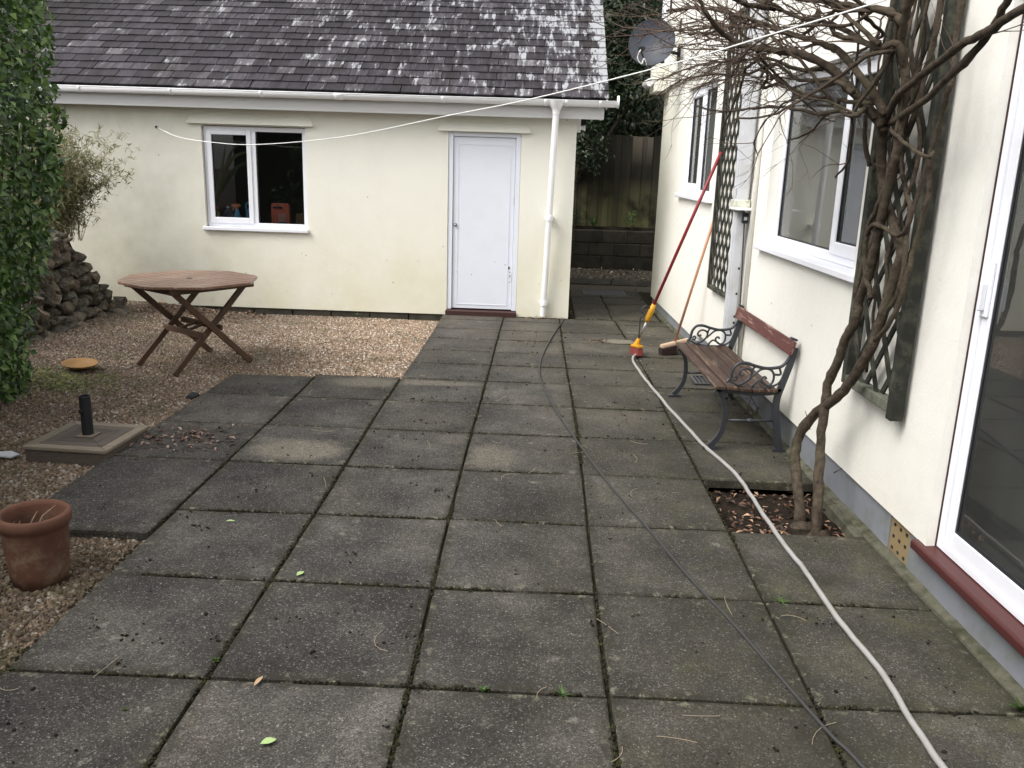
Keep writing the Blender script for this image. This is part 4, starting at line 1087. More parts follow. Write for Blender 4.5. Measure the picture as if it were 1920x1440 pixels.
poly = [HW(-1.75, -0.10, 0.2135), HW(-1.75, 0.022, 0.2065), HW(-1.75, 0.030, 0.2005), HW(-1.75, 0.030, 0.168), HW(-1.75, 0.022, 0.162), HW(-1.75, -0.10, 0.162)]
sl_.prism(poly, HW(-1.75, 0, 0), HW(0.965, 0, 0)); sl_.build('door_sill', REDSILL, house, bevel=0.003)
# square downpipe with collar, cream cable pipe and clip
dp2 = MB(); boxm(dp2, 4.20, 4.295, 1.485, ZT - 0.02, -0.125, -0.022, hm); boxm(dp2, 4.205, 4.290, 0.005, 1.455, -0.115, -0.028, hm)
dpo = dp2.build('square_downpipe', simple('off white pipe plastic', (0.60, 0.61, 0.64), 0.45, 0.05, 8, dirt=((0.30, 0.31, 0.26), 5, 0.4)), house, bevel=0.012, seg=2)
co = MB(); boxm(co, 4.188, 4.307, 1.452, 1.535, -0.135, -0.012, hm); co.build('collar', simple('stained collar plastic', (0.60, 0.60, 0.52), 0.6, 0.1, 12, dirt=((0.16, 0.17, 0.06), 16, 0.9)), dpo, bevel=0.006)
cpz = MB(); boxm(cpz, 4.06, 4.30, 1.462, 1.476, -0.14, -0.001, hm); cpz.build('pipe_strap', GUTTER, dpo)
hl_ = MB()
for z in (0.62, 0.80, 1.0, 0.57): boxm(hl_, 4.2035, 4.206, z, z + 0.018, -0.055, -0.040, hm)
hl_.build('screw_hole', BLACKP, dpo)
cc_ = MB(); cc_.tube([HW(4.065, 0.018, 0.22), HW(4.065, 0.018, ZT - 0.05)], 0.017, 10); cc_.build('cream_conduit', HOUSE, house, smooth=True)
cl = MB(); boxm(cl, 4.13, 4.17, 1.36, 1.44, -0.075, -0.030, hm); clo = cl.build('cable_clip', BLACKP, house, bevel=0.006)
c2 = MB(); boxm(c2, 4.127, 4.1295, 1.385, 1.410, -0.065, -0.040, hm); c2.build('clip_label', WHITE, clo)
c3 = MB(); c3.tube(smooth_path([HW(4.15, 0.055, 1.36), HW(4.14, 0.045, 1.1), HW(4.12, 0.03, 0.7), HW(4.10, 0.02, 0.35), HW(4.10, 0.02, 0.2)], 3), 0.005, 6); c3.build('thin_cable', CABLE, house)

# satellite dish on the far corner of the house
dish = thing('satellite_dish', 'slate grey satellite dish fixed at the far corner of the house', 'satellite dish', (2.28, 7.5, 3.04))
dc = Vector((2.265, 7.48, 3.045)); dn = Vector((-0.30, -0.92, 0.26)).normalized()
q = dn.to_track_quat('Z', 'Y').to_matrix()
rad = 0.252
prof = [(0.001, 0.0)] + [(rad * s, 0.075 * s * s) for s in (0.25, 0.5, 0.75, 0.93, 1.0)] + [(rad * 1.012, 0.078), (rad * 1.0, 0.066), (rad * 0.75, 0.036), (0.3 * rad, 0.0), (0.001, -0.008)]
d = MB(); d.lathe(prof, dc, 40, q, close=False); d.build('reflector', DISHM, dish, smooth=True)
lnb = dc + q @ Vector((-0.06, -0.17, 0.30)); lb = MB()
low = dc + q @ Vector((-0.02, -0.285, 0.08))
lb.tube([dc + q @ Vector((0, -0.05, -0.03)), low, lnb], 0.010, 8); lb.build('feed_arm', BLACKP, dish)
lx = MB(); lx.tube([lnb, lnb + (dc - lnb).normalized() * 0.08], [0.030, 0.022], 12); lx.build('receiver_head', BLACKP, dish)
wl = MB(); wl.tube(smooth_path([lnb, lnb + Vector((-0.03, 0, -0.08)), lnb + Vector((0.02, 0.03, -0.14)), lnb + Vector((0.05, 0.06, -0.08)), low], 4), 0.006, 6); wl.build('lead', ROPE, dish)
mt = MB(); mt.tube([dc + q @ Vector((0, 0, -0.02)), dc + q @ Vector((0, 0, -0.10)), HW(7.62, 0.055, 2.98)], 0.018, 10); mt.box(HW(7.62, 0.046, 2.98), (0.012, 0.12, 0.16)); mt.build('wall_bracket', BLACKP, dish)

# ================================================================ TRELLISES on the house wall
def trellis(s0, s1, z0, z1, o0, o1, label, pitch, rail=0.045, big=False):
    t = thing('trellis', label, 'trellis', HW((s0 + s1) / 2, 0.03, z0), 'dark wooden trellises on the house wall')
    def rl(a0, a1, q0, q1, mat, p0=o0, p1=o1):
        b = MB(); boxm(b, a0, a1, q0, q1, -p1, -p0, hm); b.build('rail', mat, t, bevel=0.004)
    rl(s0, s0 + rail, z0 - (0.03 if big else 0), z1, TRELW, o0, o1); rl(s1 - rail, s1, z0, z1, TRELW)
    rl(s0 + rail, s1 - rail, z0, z0 + rail, TRELP if big else TRELW); rl(s0 + rail, s1 - rail, z1 - rail, z1, TRELW)
    A0, A1, Z0, Z1 = s0 + rail * 0.6, s1 - rail * 0.6, z0 + rail * 0.6, z1 - rail * 0.6
    mid = (o0 + o1) / 2
    for sg, oo in ((1, mid + 0.008), (-1, mid - 0.006)):
        k = -60
        while k < 90:
            # line: z = Z0 + k*pitch + sg*slope*(s - A0)
            sl = 1.45
            zc = Z0 + k * pitch; k += 1
            pts = []
            sa, sb = A0, A1
            za, zb = (zc, zc + sl * (A1 - A0)) if sg > 0 else (zc + sl * (A1 - A0), zc)
            if max(za, zb) < Z0 + 0.02 or min(za, zb) > Z1 - 0.02: continue
            def clip(s_, z_, s2, z2):
                if z_ < Z0: f = (Z0 - z_) / (z2 - z_); return s_ + (s2 - s_) * f, Z0
                if z_ > Z1: f = (z_ - Z1) / (z_ - z2); return s_ + (s2 - s_) * f, Z1
                return s_, z_
            p = clip(sa, za, sb, zb); q_ = clip(sb, zb, sa, za)
            if math.hypot(p[0] - q_[0], p[1] - q_[1]) < 0.04: continue
            b = MB(); b.bar(HW(p[0], oo, p[1]), HW(q_[0], oo, q_[1]), 0.030 if big else 0.024, 0.010, HN); b.build('slat', TRELW, t)
    return t
trellis(1.215, 1.83, 0.70, 3.0, 0.022, 0.085, 'wide dark trellis behind the twisted climber stems, next to the patio door', 0.27, 0.05, True)
trellis(4.36, 5.20, 0.72, 3.0, 0.02, 0.06, 'narrow looking dark trellis between the far window and the square downpipe', 0.20, 0.035)

# ================================================================ ALLEY: low block wall, fence, weeds
bw = thing('low_block_wall', 'dark damp low block wall under the fence at the end of the alley', 'wall', (2.5, 12.6, 0))
for r_ in range(3):
    for c in range(5):
        x0 = 1.3 + c * 0.45 - (0.22 if r_ % 2 else 0)
        b = MB(); b.box((x0 + 0.22, 12.68 + random.gauss(0, 0.004), 0.105 + r_ * 0.223), (0.440, 0.16, 0.214)); b.build('block', BLOCK, bw, bevel=0.012)
b = MB(); b.box((2.4, 12.685, 0.33), (2.9, 0.145, 0.657)); b.build('mortar', BLOCK, bw)
b = MB(); b.box((2.4, 13.05, 0.345), (3.2, 0.65, 0.72)); b.build('soil_bank', SOIL, bw, bevel=0.05)
fe = thing('fence', 'tall mouldy close boarded wooden fence at the end of the alley', 'fence', (2.4, 12.9, 0.69))
for k in range(31):
    x = 0.95 + k * 0.092
    b = MB(); b.box((x, 12.92 + (0.014 if k % 2 else 0), 1.48 + random.gauss(0, 0.008)), (0.098, 0.016, 1.56), (0, random.gauss(0, 0.004), 0)); b.build('board', FENCE, fe, bevel=0.002)
def tuft(name, label, c, n, h, spread, mat, cat='weed', w=0.010, group=None, seed=1):
    rg = random.Random(seed); t = thing(name, label, cat, c, group); mb = MB()
    for i in range(n):
        a = rg.uniform(0, 6.28); L_ = h * rg.uniform(0.6, 1.1); sp = spread * rg.uniform(0.3, 1)
        p = [Vector(c) + Vector((math.cos(a) * sp * s ** 1.5, math.sin(a) * sp * s ** 1.5, L_ * (s - 0.35 * s * s * sp / spread))) for s in (0, 0.35, 0.7, 1)]
        sd = Vector((-math.sin(a), math.cos(a), 0)) * w
        vs = []
        for q_, k in zip(p, (0.7, 1, 0.7, 0.05)): vs += [q_ - sd * k, q_ + sd * k]
        mb.add(vs, [(0, 1, 3, 2), (2, 3, 5, 4), (4, 5, 7, 6)], rg.random())
    mb.build('blades', mat, t, tint=True, smooth=False); return t
tuft('grass_tuft', 'straggly grass tuft at the foot of the alley fence', (2.05, 12.75, 0.69), 26, 0.26, 0.20, WEED, 'weed', 0.008, None, 3)
def bushlet(name, label, c, r, n, size, mat, cat='plant', group=None, seed=5, sq=(1, 1, 1.1), aspect=0.5):
    rg = np.random.default_rng(seed); t = thing(name, label, cat, c, group)
    u = rg.normal(0, 1, (n, 3)); u /= np.linalg.norm(u, axis=1)[:, None]; rr_ = r * rg.random(n)[:, None] ** 0.5
    P = np.array(c) + np.array([0, 0, r * sq[2] * 0.8]) + u * rr_ * np.array(sq)
    V, F, T = leaf_cloud(P, u + np.array([0, 0, 0.5]), size * rg.uniform(0.6, 1.2, n), aspect, rng=rg)
    mesh_np('foliage', V, F, mat, t, None, T)
    st_ = MB()
    for i in range(9):
        j = rg.integers(0, n); st_.tube(smooth_path([c, (np.array(c) * 0.6 + P[j] * 0.4) + rg.normal(0, 0.02, 3), P[j]], 3), 0.003, 4)
    st_.build('stems', TWIG, t); return t
bushlet('weed', 'small leafy weed at the right foot of the alley fence', (2.72, 12.72, 0.69), 0.17, 160, 0.05, WEED, 'weed', None, 8)
bushlet('weed', 'dark leafy weed at the left foot of the alley fence', (1.72, 12.72, 0.69), 0.16, 140, 0.05, LEAFD, 'weed', None, 9)
cvr = thing('inspection_cover', 'grey steel inspection cover set in the alley paving', 'drain cover', (2.05, 9.55, 0.004))
b = MB(); b.box((2.05, 9.56, 0.006), (0.60, 0.46, 0.012)); b.build('plate', GALV, cvr, bevel=0.002)
b = MB()
for k in range(5): b.box((2.05, 9.38 + k * 0.09, 0.014), (0.54, 0.02, 0.004))
b.build('rib', GALV, cvr)
# round cover near the brush and the grating under the bench
rc = MB(); rc.lathe([(0.0, 0.0), (0.17, 0.0), (0.165, 0.006), (0.0, 0.0065)], (1.95, 6.13, 0.0025), 28, close=False); rc.v = [(1.95 + (x_ - 1.95) * (1 + 0.25 * mnoise.noise(Vector((x_ * 9, y_ * 9, 0)))), 6.13 + (y_ - 6.13) * 0.62 * (1 + 0.3 * mnoise.noise(Vector((x_ * 8, y_ * 8, 4)))), z_) for x_, y_, z_ in rc.v]
rco = rc.build('round_cover', simple('worn pale concrete', (0.15, 0.138, 0.108), 0.9, 0.3, 40, 0.4))
tag(rco, 'pale round concrete cover in the slabs left of the yellow brush head', 'drain cover')
gr = thing('drain_grating', 'dark iron drain grating in the slabs under the bench', 'drain', (2.60, 4.57, 0.004))
b = MB(); frame4(b, -0.15, 0.15, -0.15, 0.15, 0.022, 0.0, 0.012, lambda a, d, z: Vector((2.60 + a, 4.57 + z, 0.016 - d))); b.build('rim', IRON, gr)
for k in range(7):
    b = MB(); b.box((2.60 - 0.105 + k * 0.035, 4.57, 0.010), (0.012, 0.256, 0.009)); b.build('bar', IRON, gr)
b = MB(); b.box((2.60, 4.57, 0.0035), (0.26, 0.26, 0.003)); b.build('sump', BLACKP, gr)

# ================================================================ BENCH
bench = thing('bench', 'small garden bench with scrolled iron ends and red top rail against the house wall', 'bench', (2.55, 3.38, 0))
XB = 0.0
def BX(x, y): return 2.240 + (x - 2.27) * 0.885 - (y - 2.735) * 0.031      # the bench stands parallel to the wall
def P2(l, y): return [(BX(x, y), y, z) for x, z in l]
SIDES = (2.735, 4.02)
post = [(2.822, 0.690), (2.800, 0.585), (2.757, 0.445), (2.733, 0.362), (2.733, 0.274), (2.756, 0.142), (2.785, 0.02)]
legf = [(2.300, 0.405), (2.333, 0.360), (2.360, 0.300), (2.371, 0.215), (2.358, 0.125), (2.315, 0.058), (2.277, 0.022)]
arm = [(2.818, 0.680), (2.790, 0.625), (2.762, 0.585), (2.724, 0.560), (2.635, 0.550), (2.551, 0.564), (2.491, 0.579), (2.433, 0.573), (2.399, 0.532), (2.390, 0.485), (2.373, 0.462), (2.360, 0.452)]
curls = [[(2.386, 0.458), (2.447, 0.434), (2.532, 0.420), (2.632, 0.422), (2.714, 0.445), (2.751, 0.485), (2.775, 0.564)],
 [(2.440, 0.436), (2.479, 0.449), (2.518, 0.476), (2.535, 0.512), (2.52, 0.537), (2.486, 0.544), (2.458, 0.53), (2.450, 0.508), (2.466, 0.497), (2.481, 0.508)],
 [(2.479, 0.449), (2.541, 0.495), (2.595, 0.54), (2.652, 0.546), (2.689, 0.518), (2.69, 0.466), (2.66, 0.438), (2.621, 0.454), (2.609, 0.48), (2.629, 0.494), (2.643, 0.481)],
 [(2.535, 0.512), (2.540, 0.542), (2.559, 0.562)], [(2.726, 0.558), (2.739, 0.515), (2.69, 0.512)], [(2.547, 0.428), (2.585, 0.468), (2.638, 0.446)],
 [(2.405, 0.466), (2.428, 0.470), (2.433, 0.487), (2.418, 0.492), (2.412, 0.482)]]
for si, y in enumerate(SIDES):
    s = MB()
    def ribbon(pts, w0, w1, th, n=4):
        """a flat cast bar following a curve in the xz plane"""
        P = smooth_path(P2(pts, y), 4); m = len(P); vs = []
        for i, p in enumerate(P):
            d = (P[min(i + 1, m - 1)] - P[max(i - 1, 0)]).normalized(); nn = Vector((-d.z, 0, d.x)); w = w0 + (w1 - w0) * i / (m - 1)
            for (a, b) in ((-1, -1), (1, -1), (1, 1), (-1, 1)): vs.append(p + nn * a * w / 2 + Vector((0, b * th / 2, 0)))
        fs = [(i * 4 + k, i * 4 + (k + 1) % 4, i * 4 + 4 + (k + 1) % 4, i * 4 + 4 + k) for i in range(m - 1) for k in range(4)] + [(3, 2, 1, 0), tuple(range(m * 4 - 4, m * 4))]
        s.add(vs, fs)
    ribbon(post, 0.034, 0.046, 0.026); ribbon(legf, 0.024, 0.036, 0.026)
    ribbon([(2.30, 0.400), (2.42, 0.390), (2.56, 0.382), (2.70, 0.392), (2.75, 0.42)], 0.022, 0.022, 0.026)
    ribbon([(2.235, 0.008), (2.285, 0.010), (2.345, 0.012)], 0.014, 0.022, 0.030); ribbon([(2.74, 0.010), (2.785, 0.010), (2.825, 0.010)], 0.020, 0.016, 0.030)
    ribbon([(2.305, 0.40), (2.285, 0.385), (2.288, 0.362), (2.306, 0.358)], 0.012, 0.010, 0.020)
    so_ = s.build('side_frame', IRON, bench, bevel=0.003)
    a_ = MB(); a_.tube(smooth_path(P2(arm, y), 4), [0.0105] * (len(arm) * 4 - 3), 8); a_.build('armrest', IRON, so_, smooth=True)
    for c in curls:
        a_ = MB(); a_.tube(smooth_path(P2(c, y), 4), 0.0075, 7); a_.build('scroll', IRON, so_, smooth=True)
    st_ = MB(); st_.tube([(BX(2.375, y), y, 0.200), (BX(2.53, y), y, 0.203), (BX(2.735, y), y, 0.208)], 0.0095, 8); st_.lathe([(0.0, -0.022), (0.014, -0.016), (0.018, 0), (0.014, 0.016), (0.0, 0.022)], (BX(2.555, y), y, 0.203), 10, Matrix.Rotation(R(90), 3, 'Y')); st_.build('stretcher', IRON, so_, smooth=True)
xs = [2.272, 2.362, 2.452, 2.545, 2.640, 2.728]
for i, x in enumerate(xs[:5]):
    x2 = xs[i + 1] - 0.010; zz = [0.421, 0.419, 0.413, 0.410, 0.412][i]; tl = [-0.06, -0.05, -0.02, 0.02, 0.06][i]
    b = MB(); b.box((BX((x + x2) / 2, 3.3775), 3.3775, zz), ((x2 - x) * 0.885, 1.375, 0.022), Matrix.Rotation(0.031, 3, 'Z') @ Matrix.Rotation(-tl, 3, 'Y')); b.build('seat_slat', BENCHW, bench, bevel=0.004)
bb = MB(); bb.box((BX(2.790, 3.3775), 3.3775, 0.690), (0.022, 1.375, 0.090), Matrix.Rotation(0.031, 3, 'Z') @ Matrix.Rotation(R(15), 3, 'Y')); brd = bb.build('backrest_rail', REDW, bench, bevel=0.005)
for y in SIDES:
    c_ = MB(); c_.box((BX(2.805, y), y, 0.744), (0.046, 0.034, 0.014), (0, R(20), 0)); c_.build('rail_cap', IRON, bench, bevel=0.004)
br_ = MB(); br_.tube([(BX(2.40, SIDES[0]), SIDES[0], 0.33), (BX(2.50, 3.38), 3.38, 0.375), (BX(2.40, SIDES[1]), SIDES[1], 0.33)], 0.008, 8)
br_.build('tie_rod', IRON, bench)

# ================================================================ BRUSH, BROOM, HOSE, CABLE, WASHING LINE
brush = thing('long_brush', 'water fed brush with red pole and yellow head leaning on the wall', 'brush', (2.06, 5.5, 0))
h0 = Vector((2.075, 5.52, 0.115)); h1 = HW(5.16, 0.045, 1.90)
dirv = (h1 - h0).normalized()
def along(t): return h0 + (h1 - h0) * t
b = MB(); b.tube([along(0.205), along(1.0)], 0.0145, 12); b.build('pole', REDP, brush, smooth=True)
b = MB(); b.tube([along(0.02), along(0.13)], 0.010, 10); b.build('lower_tube', STEEL, brush, smooth=True)
b = MB(); b.tube([along(0.125), along(0.14), along(0.185), along(0.222)], [0.018, 0.026, 0.028, 0.021], 12); b.build('grip', YEL, brush, smooth=True)
b = MB(); b.tube(smooth_path([along(0.20) + Vector((-0.02, 0, 0)), along(0.215) + Vector((-0.075, -0.02, 0.0)), along(0.19) + Vector((-0.10, -0.02, -0.01)), along(0.165) + Vector((-0.055, -0.02, 0)), along(0.15) + Vector((-0.075, -0.02, 0)), along(0.11) + Vector((-0.055, -0.02, 0)), along(0.06) + Vector((-0.025, -0.02, 0)), along(0.02)], 5), 0.007, 7); b.build('feed_tube', CABLE, brush, smooth=True)
b = MB(); b.tube([along(-0.012), along(0.03)], [0.034, 0.016], 12); b.build('socket', YEL, brush, smooth=False)
bx_ = Matrix.Rotation(R(14), 3, 'Z')
b = MB(); b.box(h0 + Vector((-0.005, -0.03, -0.020)), (0.060, 0.22, 0.030), bx_ @ Matrix.Rotation(R(-8), 3, 'X')); b.build('head', YEL, brush, bevel=0.010, seg=2)
b = MB(); b.box(h0 + Vector((-0.005, -0.03, -0.072)), (0.056, 0.215, 0.082), bx_ @ Matrix.Rotation(R(-8), 3, 'X')); b.build('bristles', RBRIST, brush, bevel=0.006)
broom = thing('broom', 'broom with peach wooden handle and dark bristles leaning on the wall', 'broom', (2.45, 5.63, 0))
q0 = Vector((2.450, 5.60, 0.135)); q1 = HW(5.22, 0.03, 1.375)
b = MB(); b.tube([q0, q1], 0.0125, 12); b.build('handle', HANDW, broom, smooth=True)
rz = Matrix.Rotation(R(-68), 3, 'Z') @ Matrix.Rotation(R(10), 3, 'X')
b = MB(); b.box(q0 + Vector((0.0, 0.0, -0.020)), (0.058, 0.31, 0.034), rz); b.build('head', PALEW, broom, bevel=0.008, seg=2)
b = MB(); b.box(q0 + Vector((0.0, -0.004, -0.078)), (0.070, 0.32, 0.082), rz); b.build('bristles', DBRIST, broom, bevel=0.006)
hz = [(2.055, 5.40, 0.03), (2.015, 5.25, 0.012), (2.035, 4.63, 0.012), (2.123, 3.642, 0.012), (2.200, 2.95, 0.012), (2.238, 2.668, 0.012), (2.315, 2.238, 0.012), (2.324, 1.641, 0.018), (2.332, 1.40, 0.013), (2.349, 1.056, 0.012), (2.37, 0.539, 0.012), (2.392, 0.205, 0.012), (2.386, -0.209, 0.012), (2.392, -0.45, 0.012), (2.38, -1.2, 0.012), (2.25, -2.6, 0.012)]
hp_ = [p + Vector((0.010 * mnoise.noise(Vector((p.y * 2.6, 1, 0))) + 0.004 * mnoise.noise(Vector((p.y * 9, 5, 0))), 0, 0)) for p in smooth_path([(x, y, z + 0.001) for x, y, z in hz], 12)]
b = MB(); b.tube(hp_, [0.0113 + 0.0007 * mnoise.noise(Vector((p.y * 6, 3, 0))) for p in hp_], 10); ho = b.build('hose', HOSE, smooth=True); tag(ho, 'pale grey hose snaking from the brush across the slabs', 'hose')
cz = [(1.44, 7.33, 0.006), (1.408, 7.185, 0.008), (1.244, 5.994, 0.008), (1.153, 5.013, 0.008), (1.163, 4.326, 0.008), (1.262, 3.537, 0.008), (1.391, 2.792, 0.008), (1.543, 2.03, 0.008), (1.688, 1.448, 0.008), (1.814, 0.909, 0.008), (1.934, 0.488, 0.008), (2.032, 0.084, 0.008), (2.097, -0.172, 0.008), (2.146, -0.32, 0.008), (2.3, -1.0, 0.008), (2.3, -2.6, 0.008)]
b = MB(); b.tube(smooth_path(cz, 6), 0.0068, 8); co_ = b.build('cable', CABLE, smooth=True); tag(co_, 'thin dark grey cable curving over the slabs to the garage corner', 'cable')
lz = [(-3.254, 7.392, 2.02), (-2.73, 6.707, 1.909), (-2.075, 5.928, 1.857), (-1.402, 5.128, 1.841), (-0.375, 3.908, 1.9), (0.518, 2.847, 2.022), (1.039, 2.228, 2.093), (1.66, 1.49, 2.207), (2.013, 1.071, 2.291), (2.293, 0.738, 2.359), (2.522, 0.466, 2.417), (2.835, 0.09, 2.50)]
wl_ = thing('washing_line', 'white washing line sagging from the garage wall to the house', 'washing line', (-0.3, 4.6, 1.95))
b = MB(); b.tube(smooth_path(lz, 5), 0.0032, 6); b.build('line', ROPE, wl_, smooth=True)
b = MB(); b.lathe([(0.016, 0), (0.016, 0.004), (0.005, 0.006), (0.005, 0.03)], (-3.262, 7.3995, 2.022), 10, Matrix.Rotation(R(90), 3, 'X')); b.build('hook', IRON, wl_)

# ================================================================ TABLE
table = thing('garden_table', 'octagonal wooden folding table on crossed legs standing on the gravel', 'table', (-1.86, 4.66, 0))
TC = Vector((-1.875, 4.665, 0)); ta = R(55); A_ = Vector((math.cos(ta), math.sin(ta), 0)); B_ = Vector((math.sin(ta), -math.cos(ta), 0)); HT = 0.715
RO = 0.585; ap = RO * math.cos(R(22.5)); k_ = math.tan(R(22.5)) * ap
def half_at(v):   # half length along A at offset v along B
    v = abs(v); return ap if v <= k_ else ap - (v - k_)
def TP(a, b, z): return TC + A_ * a + B_ * b + Vector((0, 0, z))
npl = 12; pw = 2 * ap / npl
Rt = Matrix((A_, -B_, Vector((0, 0, 1)))).transposed()
for i in range(npl):
    v0, v1 = -ap + i * pw + 0.003, -ap + (i + 1) * pw - 0.003
    segs = ((-1, -0.036), (0.036, 1))
    for s0_, s1_ in segs:
        h0_, h1_ = half_at(v0) - 0.0, half_at(v1) - 0.0
        if s0_ < 0: poly = [(-h0_, v0), (s1_, v0), (s1_, v1), (-h1_, v1)]
        else: poly = [(s0_, v0), (h0_, v0), (h1_, v1), (s0_, v1)]
        mb = MB(); mb.prism([(a, -b, -0.011) for a, b in poly], (0, 0, 0), (0, 0, 0.022))
        o = mb.build('plank', TABLEW, None, bevel=0.003)
        mm = Rt.to_4x4(); mm.translation = TC + Vector((0, 0, HT - 0.011)); o.location = mm.translation; o.rotation_euler = mm.to_euler(); adopt(o, table)
mb = MB(); mb.box((0, 0, 0), (0.066, 2 * ap - 0.004, 0.022)); o = mb.build('plank', TABLEW, None, bevel=0.003); o.location = TC + Vector((0, 0, HT - 0.011)); o.rotation_euler = Rt.to_euler(); adopt(o, table)
mb = MB(); mb.lathe([(0.0, 0), (0.026, 0), (0.026, 0.004), (0.0, 0.004)], TP(0, 0, HT - 0.002), 20, close=False); mb.build('parasol_hole', BLACKP, table)
fr = MB()
for bb in (-0.33, 0.33): fr.bar(TP(-0.40, bb, HT - 0.048), TP(0.40, bb, HT - 0.048), 0.026, 0.05, (0, 0, 1))
for aa in (-0.38, 0.38): fr.bar(TP(aa, -0.312, HT - 0.048), TP(aa, 0.312, HT - 0.048), 0.026, 0.05, (0, 0, 1))
fr.build('top_frame', TLEG, table, bevel=0.003)
for bb, o2 in ((-0.285, 0.013), (0.285, -0.013)):
    for sg in (-1, 1):
        off = bb + (o2 if sg > 0 else -o2)
        l = MB(); l.bar(TP(-sg * 0.37, off, 0.0 - 0.03), TP(sg * 0.385, off, HT - 0.024), 0.050, 0.024, B_); l.build('leg', TLEG, table, bevel=0.003)
cr = MB()
for aa, z in ((-0.085, 0.265), (0.085, 0.315)):
    l = MB(); l.bar(TP(aa, -0.30, z), TP(aa, 0.30, z), 0.024, 0.048, (0, 0, 1)); l.build('stretcher', TLEG, table, bevel=0.003)
for bb in (-0.06, 0.06):
    l = MB(); l.bar(TP(-0.083, bb, 0.285), TP(0.083, bb, 0.32), 0.03, 0.018, (0, 0, 1)); l.build('cross_slat', TLEG, table, bevel=0.002)

# ================================================================ PARASOL BASE
pb = thing('parasol_base', 'square wooden parasol base with black tube standing on the gravel', 'parasol base', (-1.63, 2.36, 0))
pc = Vector((-1.622, 2.352, 0.0)); pa = R(-3.5)
def PB(u, v, z): return pc + Vector((u * math.cos(pa) - v * math.sin(pa), u * math.sin(pa) + v * math.cos(pa), z))
S = 0.258; zt = 0.060
def pboard(poly, mat, z0=zt - 0.022, z1=zt, name='slat'):
    mb = MB(); mb.prism([PB(u, v, z0) for u, v in poly], (0, 0, 0), (0, 0, z1 - z0)); mb.build(name, mat, pb, bevel=0.003)
for rot in range(4):
    def rr2(p):
        u, v = p
        for _ in range(rot): u, v = -v, u
        return (u, v)
    o_, i1, i2, i3 = S, 0.198, 0.130, 0.056
    g_ = 0.003
    pboard([rr2(p) for p in ((-o_ + g_, -o_), (o_ - g_, -o_), (i1 - g_ + 0.003, -i1), (-i1 + g_ - 0.003, -i1))], BASEW)
    pboard([rr2(p) for p in ((-i1 + 0.004, -i1 + 0.004), (i1 - 0.004, -i1 + 0.004), (i2, -i2), (-i2, -i2))], BASED)
    pboard([rr2(p) for p in ((-i2 + 0.004, -i2 + 0.004), (i2 - 0.004, -i2 + 0.004), (i3, -i3), (-i3, -i3))], BASED)
mb = MB(); mb.box(PB(0, 0, -0.007), (2 * S - 0.02, 2 * S - 0.02, 0.09), (0, 0, pa)); mb.build('underframe', BASED, pb, bevel=0.004)
mb = MB(); mb.box(PB(0, 0, zt + 0.003), (0.105, 0.105, 0.012), (0, 0, pa)); mb.build('collar_plate', BASEW, pb, bevel=0.004)
mb = MB(); mb.lathe([(0.033, 0.0), (0.033, 0.245), (0.031, 0.248), (0.027, 0.246), (0.027, 0.02), (0.0, 0.02)], PB(0, 0, zt + 0.004), 24, close=False); mb.build('tube', BLACKP, pb, smooth=False)
mb = MB(); mb.lathe([(0.014, 0), (0.014, 0.010), (0.0, 0.012)], PB(-0.012, -0.031, zt + 0.16), 12, Matrix.Rotation(R(90), 3, 'X')); mb.build('bolt', BLACKP, pb)

# ================================================================ POT, SAUCER, SCRAPS
pot = thing('terracotta_pot', 'round terracotta pot with rolled rim and dead stalks at the left', 'plant pot', (-0.975, 0.70, -0.05))
pcx = (-0.992, 0.715); PS = 0.80
prof = [(0.0, 0.0), (0.132, 0.0), (0.146, 0.06), (0.155, 0.14), (0.159, 0.232), (0.166, 0.245), (0.178, 0.254), (0.183, 0.272), (0.180, 0.290), (0.168, 0.300), (0.154, 0.296), (0.147, 0.280), (0.144, 0.22), (0.142, 0.20)]
mb = MB(); mb.lathe([(r_ * PS, z_ * 1.07) for r_, z_ in prof], (pcx[0], pcx[1], -0.045), 48, close=False); mb.build('body', TERRA, pot, smooth=True)
mb = MB(); mb.lathe([(0.0, 0.012), (0.05, 0.010), (0.10, 0.004), (0.113, 0.0)], (pcx[0], pcx[1], 0.172), 28, close=False); mb.build('soil', SOIL, pot, smooth=True)
sk2 = MB()
for i in range(13):
    a = random.uniform(0, 6.28); r_ = random.uniform(0.02, 0.10); b0 = Vector((pcx[0] + r_ * math.cos(a), pcx[1] + r_ * math.sin(a), 0.165))
    tp = b0 + Vector((random.gauss(0, 0.05), random.gauss(0, 0.04), random.uniform(0.03, 0.10)))
    sk2.tube([b0, (b0 + tp) / 2 + Vector((random.gauss(0, 0.01), 0, 0.01)), tp], [0.003, 0.0028, 0.001], 5)
sk2.build('dead_stalks', simple('dead stalk', (0.34, 0.24, 0.17), 0.8, 0.3, 30), pot)
sau = MB(); sau.lathe([(0.0, 0.004), (0.075, 0.004), (0.105, 0.020), (0.134, 0.036), (0.140, 0.036), (0.136, 0.028), (0.105, 0.010), (0.08, -0.004), (0.0, -0.004)], (-2.645, 4.20, gz(-2.645, 4.2) + 0.035), 40, Matrix.Rotation(R(4), 3, 'Y') @ Matrix.Rotation(R(3), 3, 'X'), close=False)
so2 = sau.build('saucer', SAUCER, smooth=True); tag(so2, 'ochre round plastic saucer lying on the gravel by the hedge', 'saucer')
mb = MB(); mb.prism([(-2.09, 2.13, -0.02), (-1.97, 2.11, -0.022), (-1.945, 2.16, -0.02), (-2.02, 2.20, -0.017), (-2.10, 2.18, -0.02)], (0, 0, 0), (0.004, 0, 0.012)); o = mb.build('slate_scrap', PAPER, bevel=0.002); tag(o, 'broken pale slate scrap on the gravel beside the parasol base', 'slate scrap')
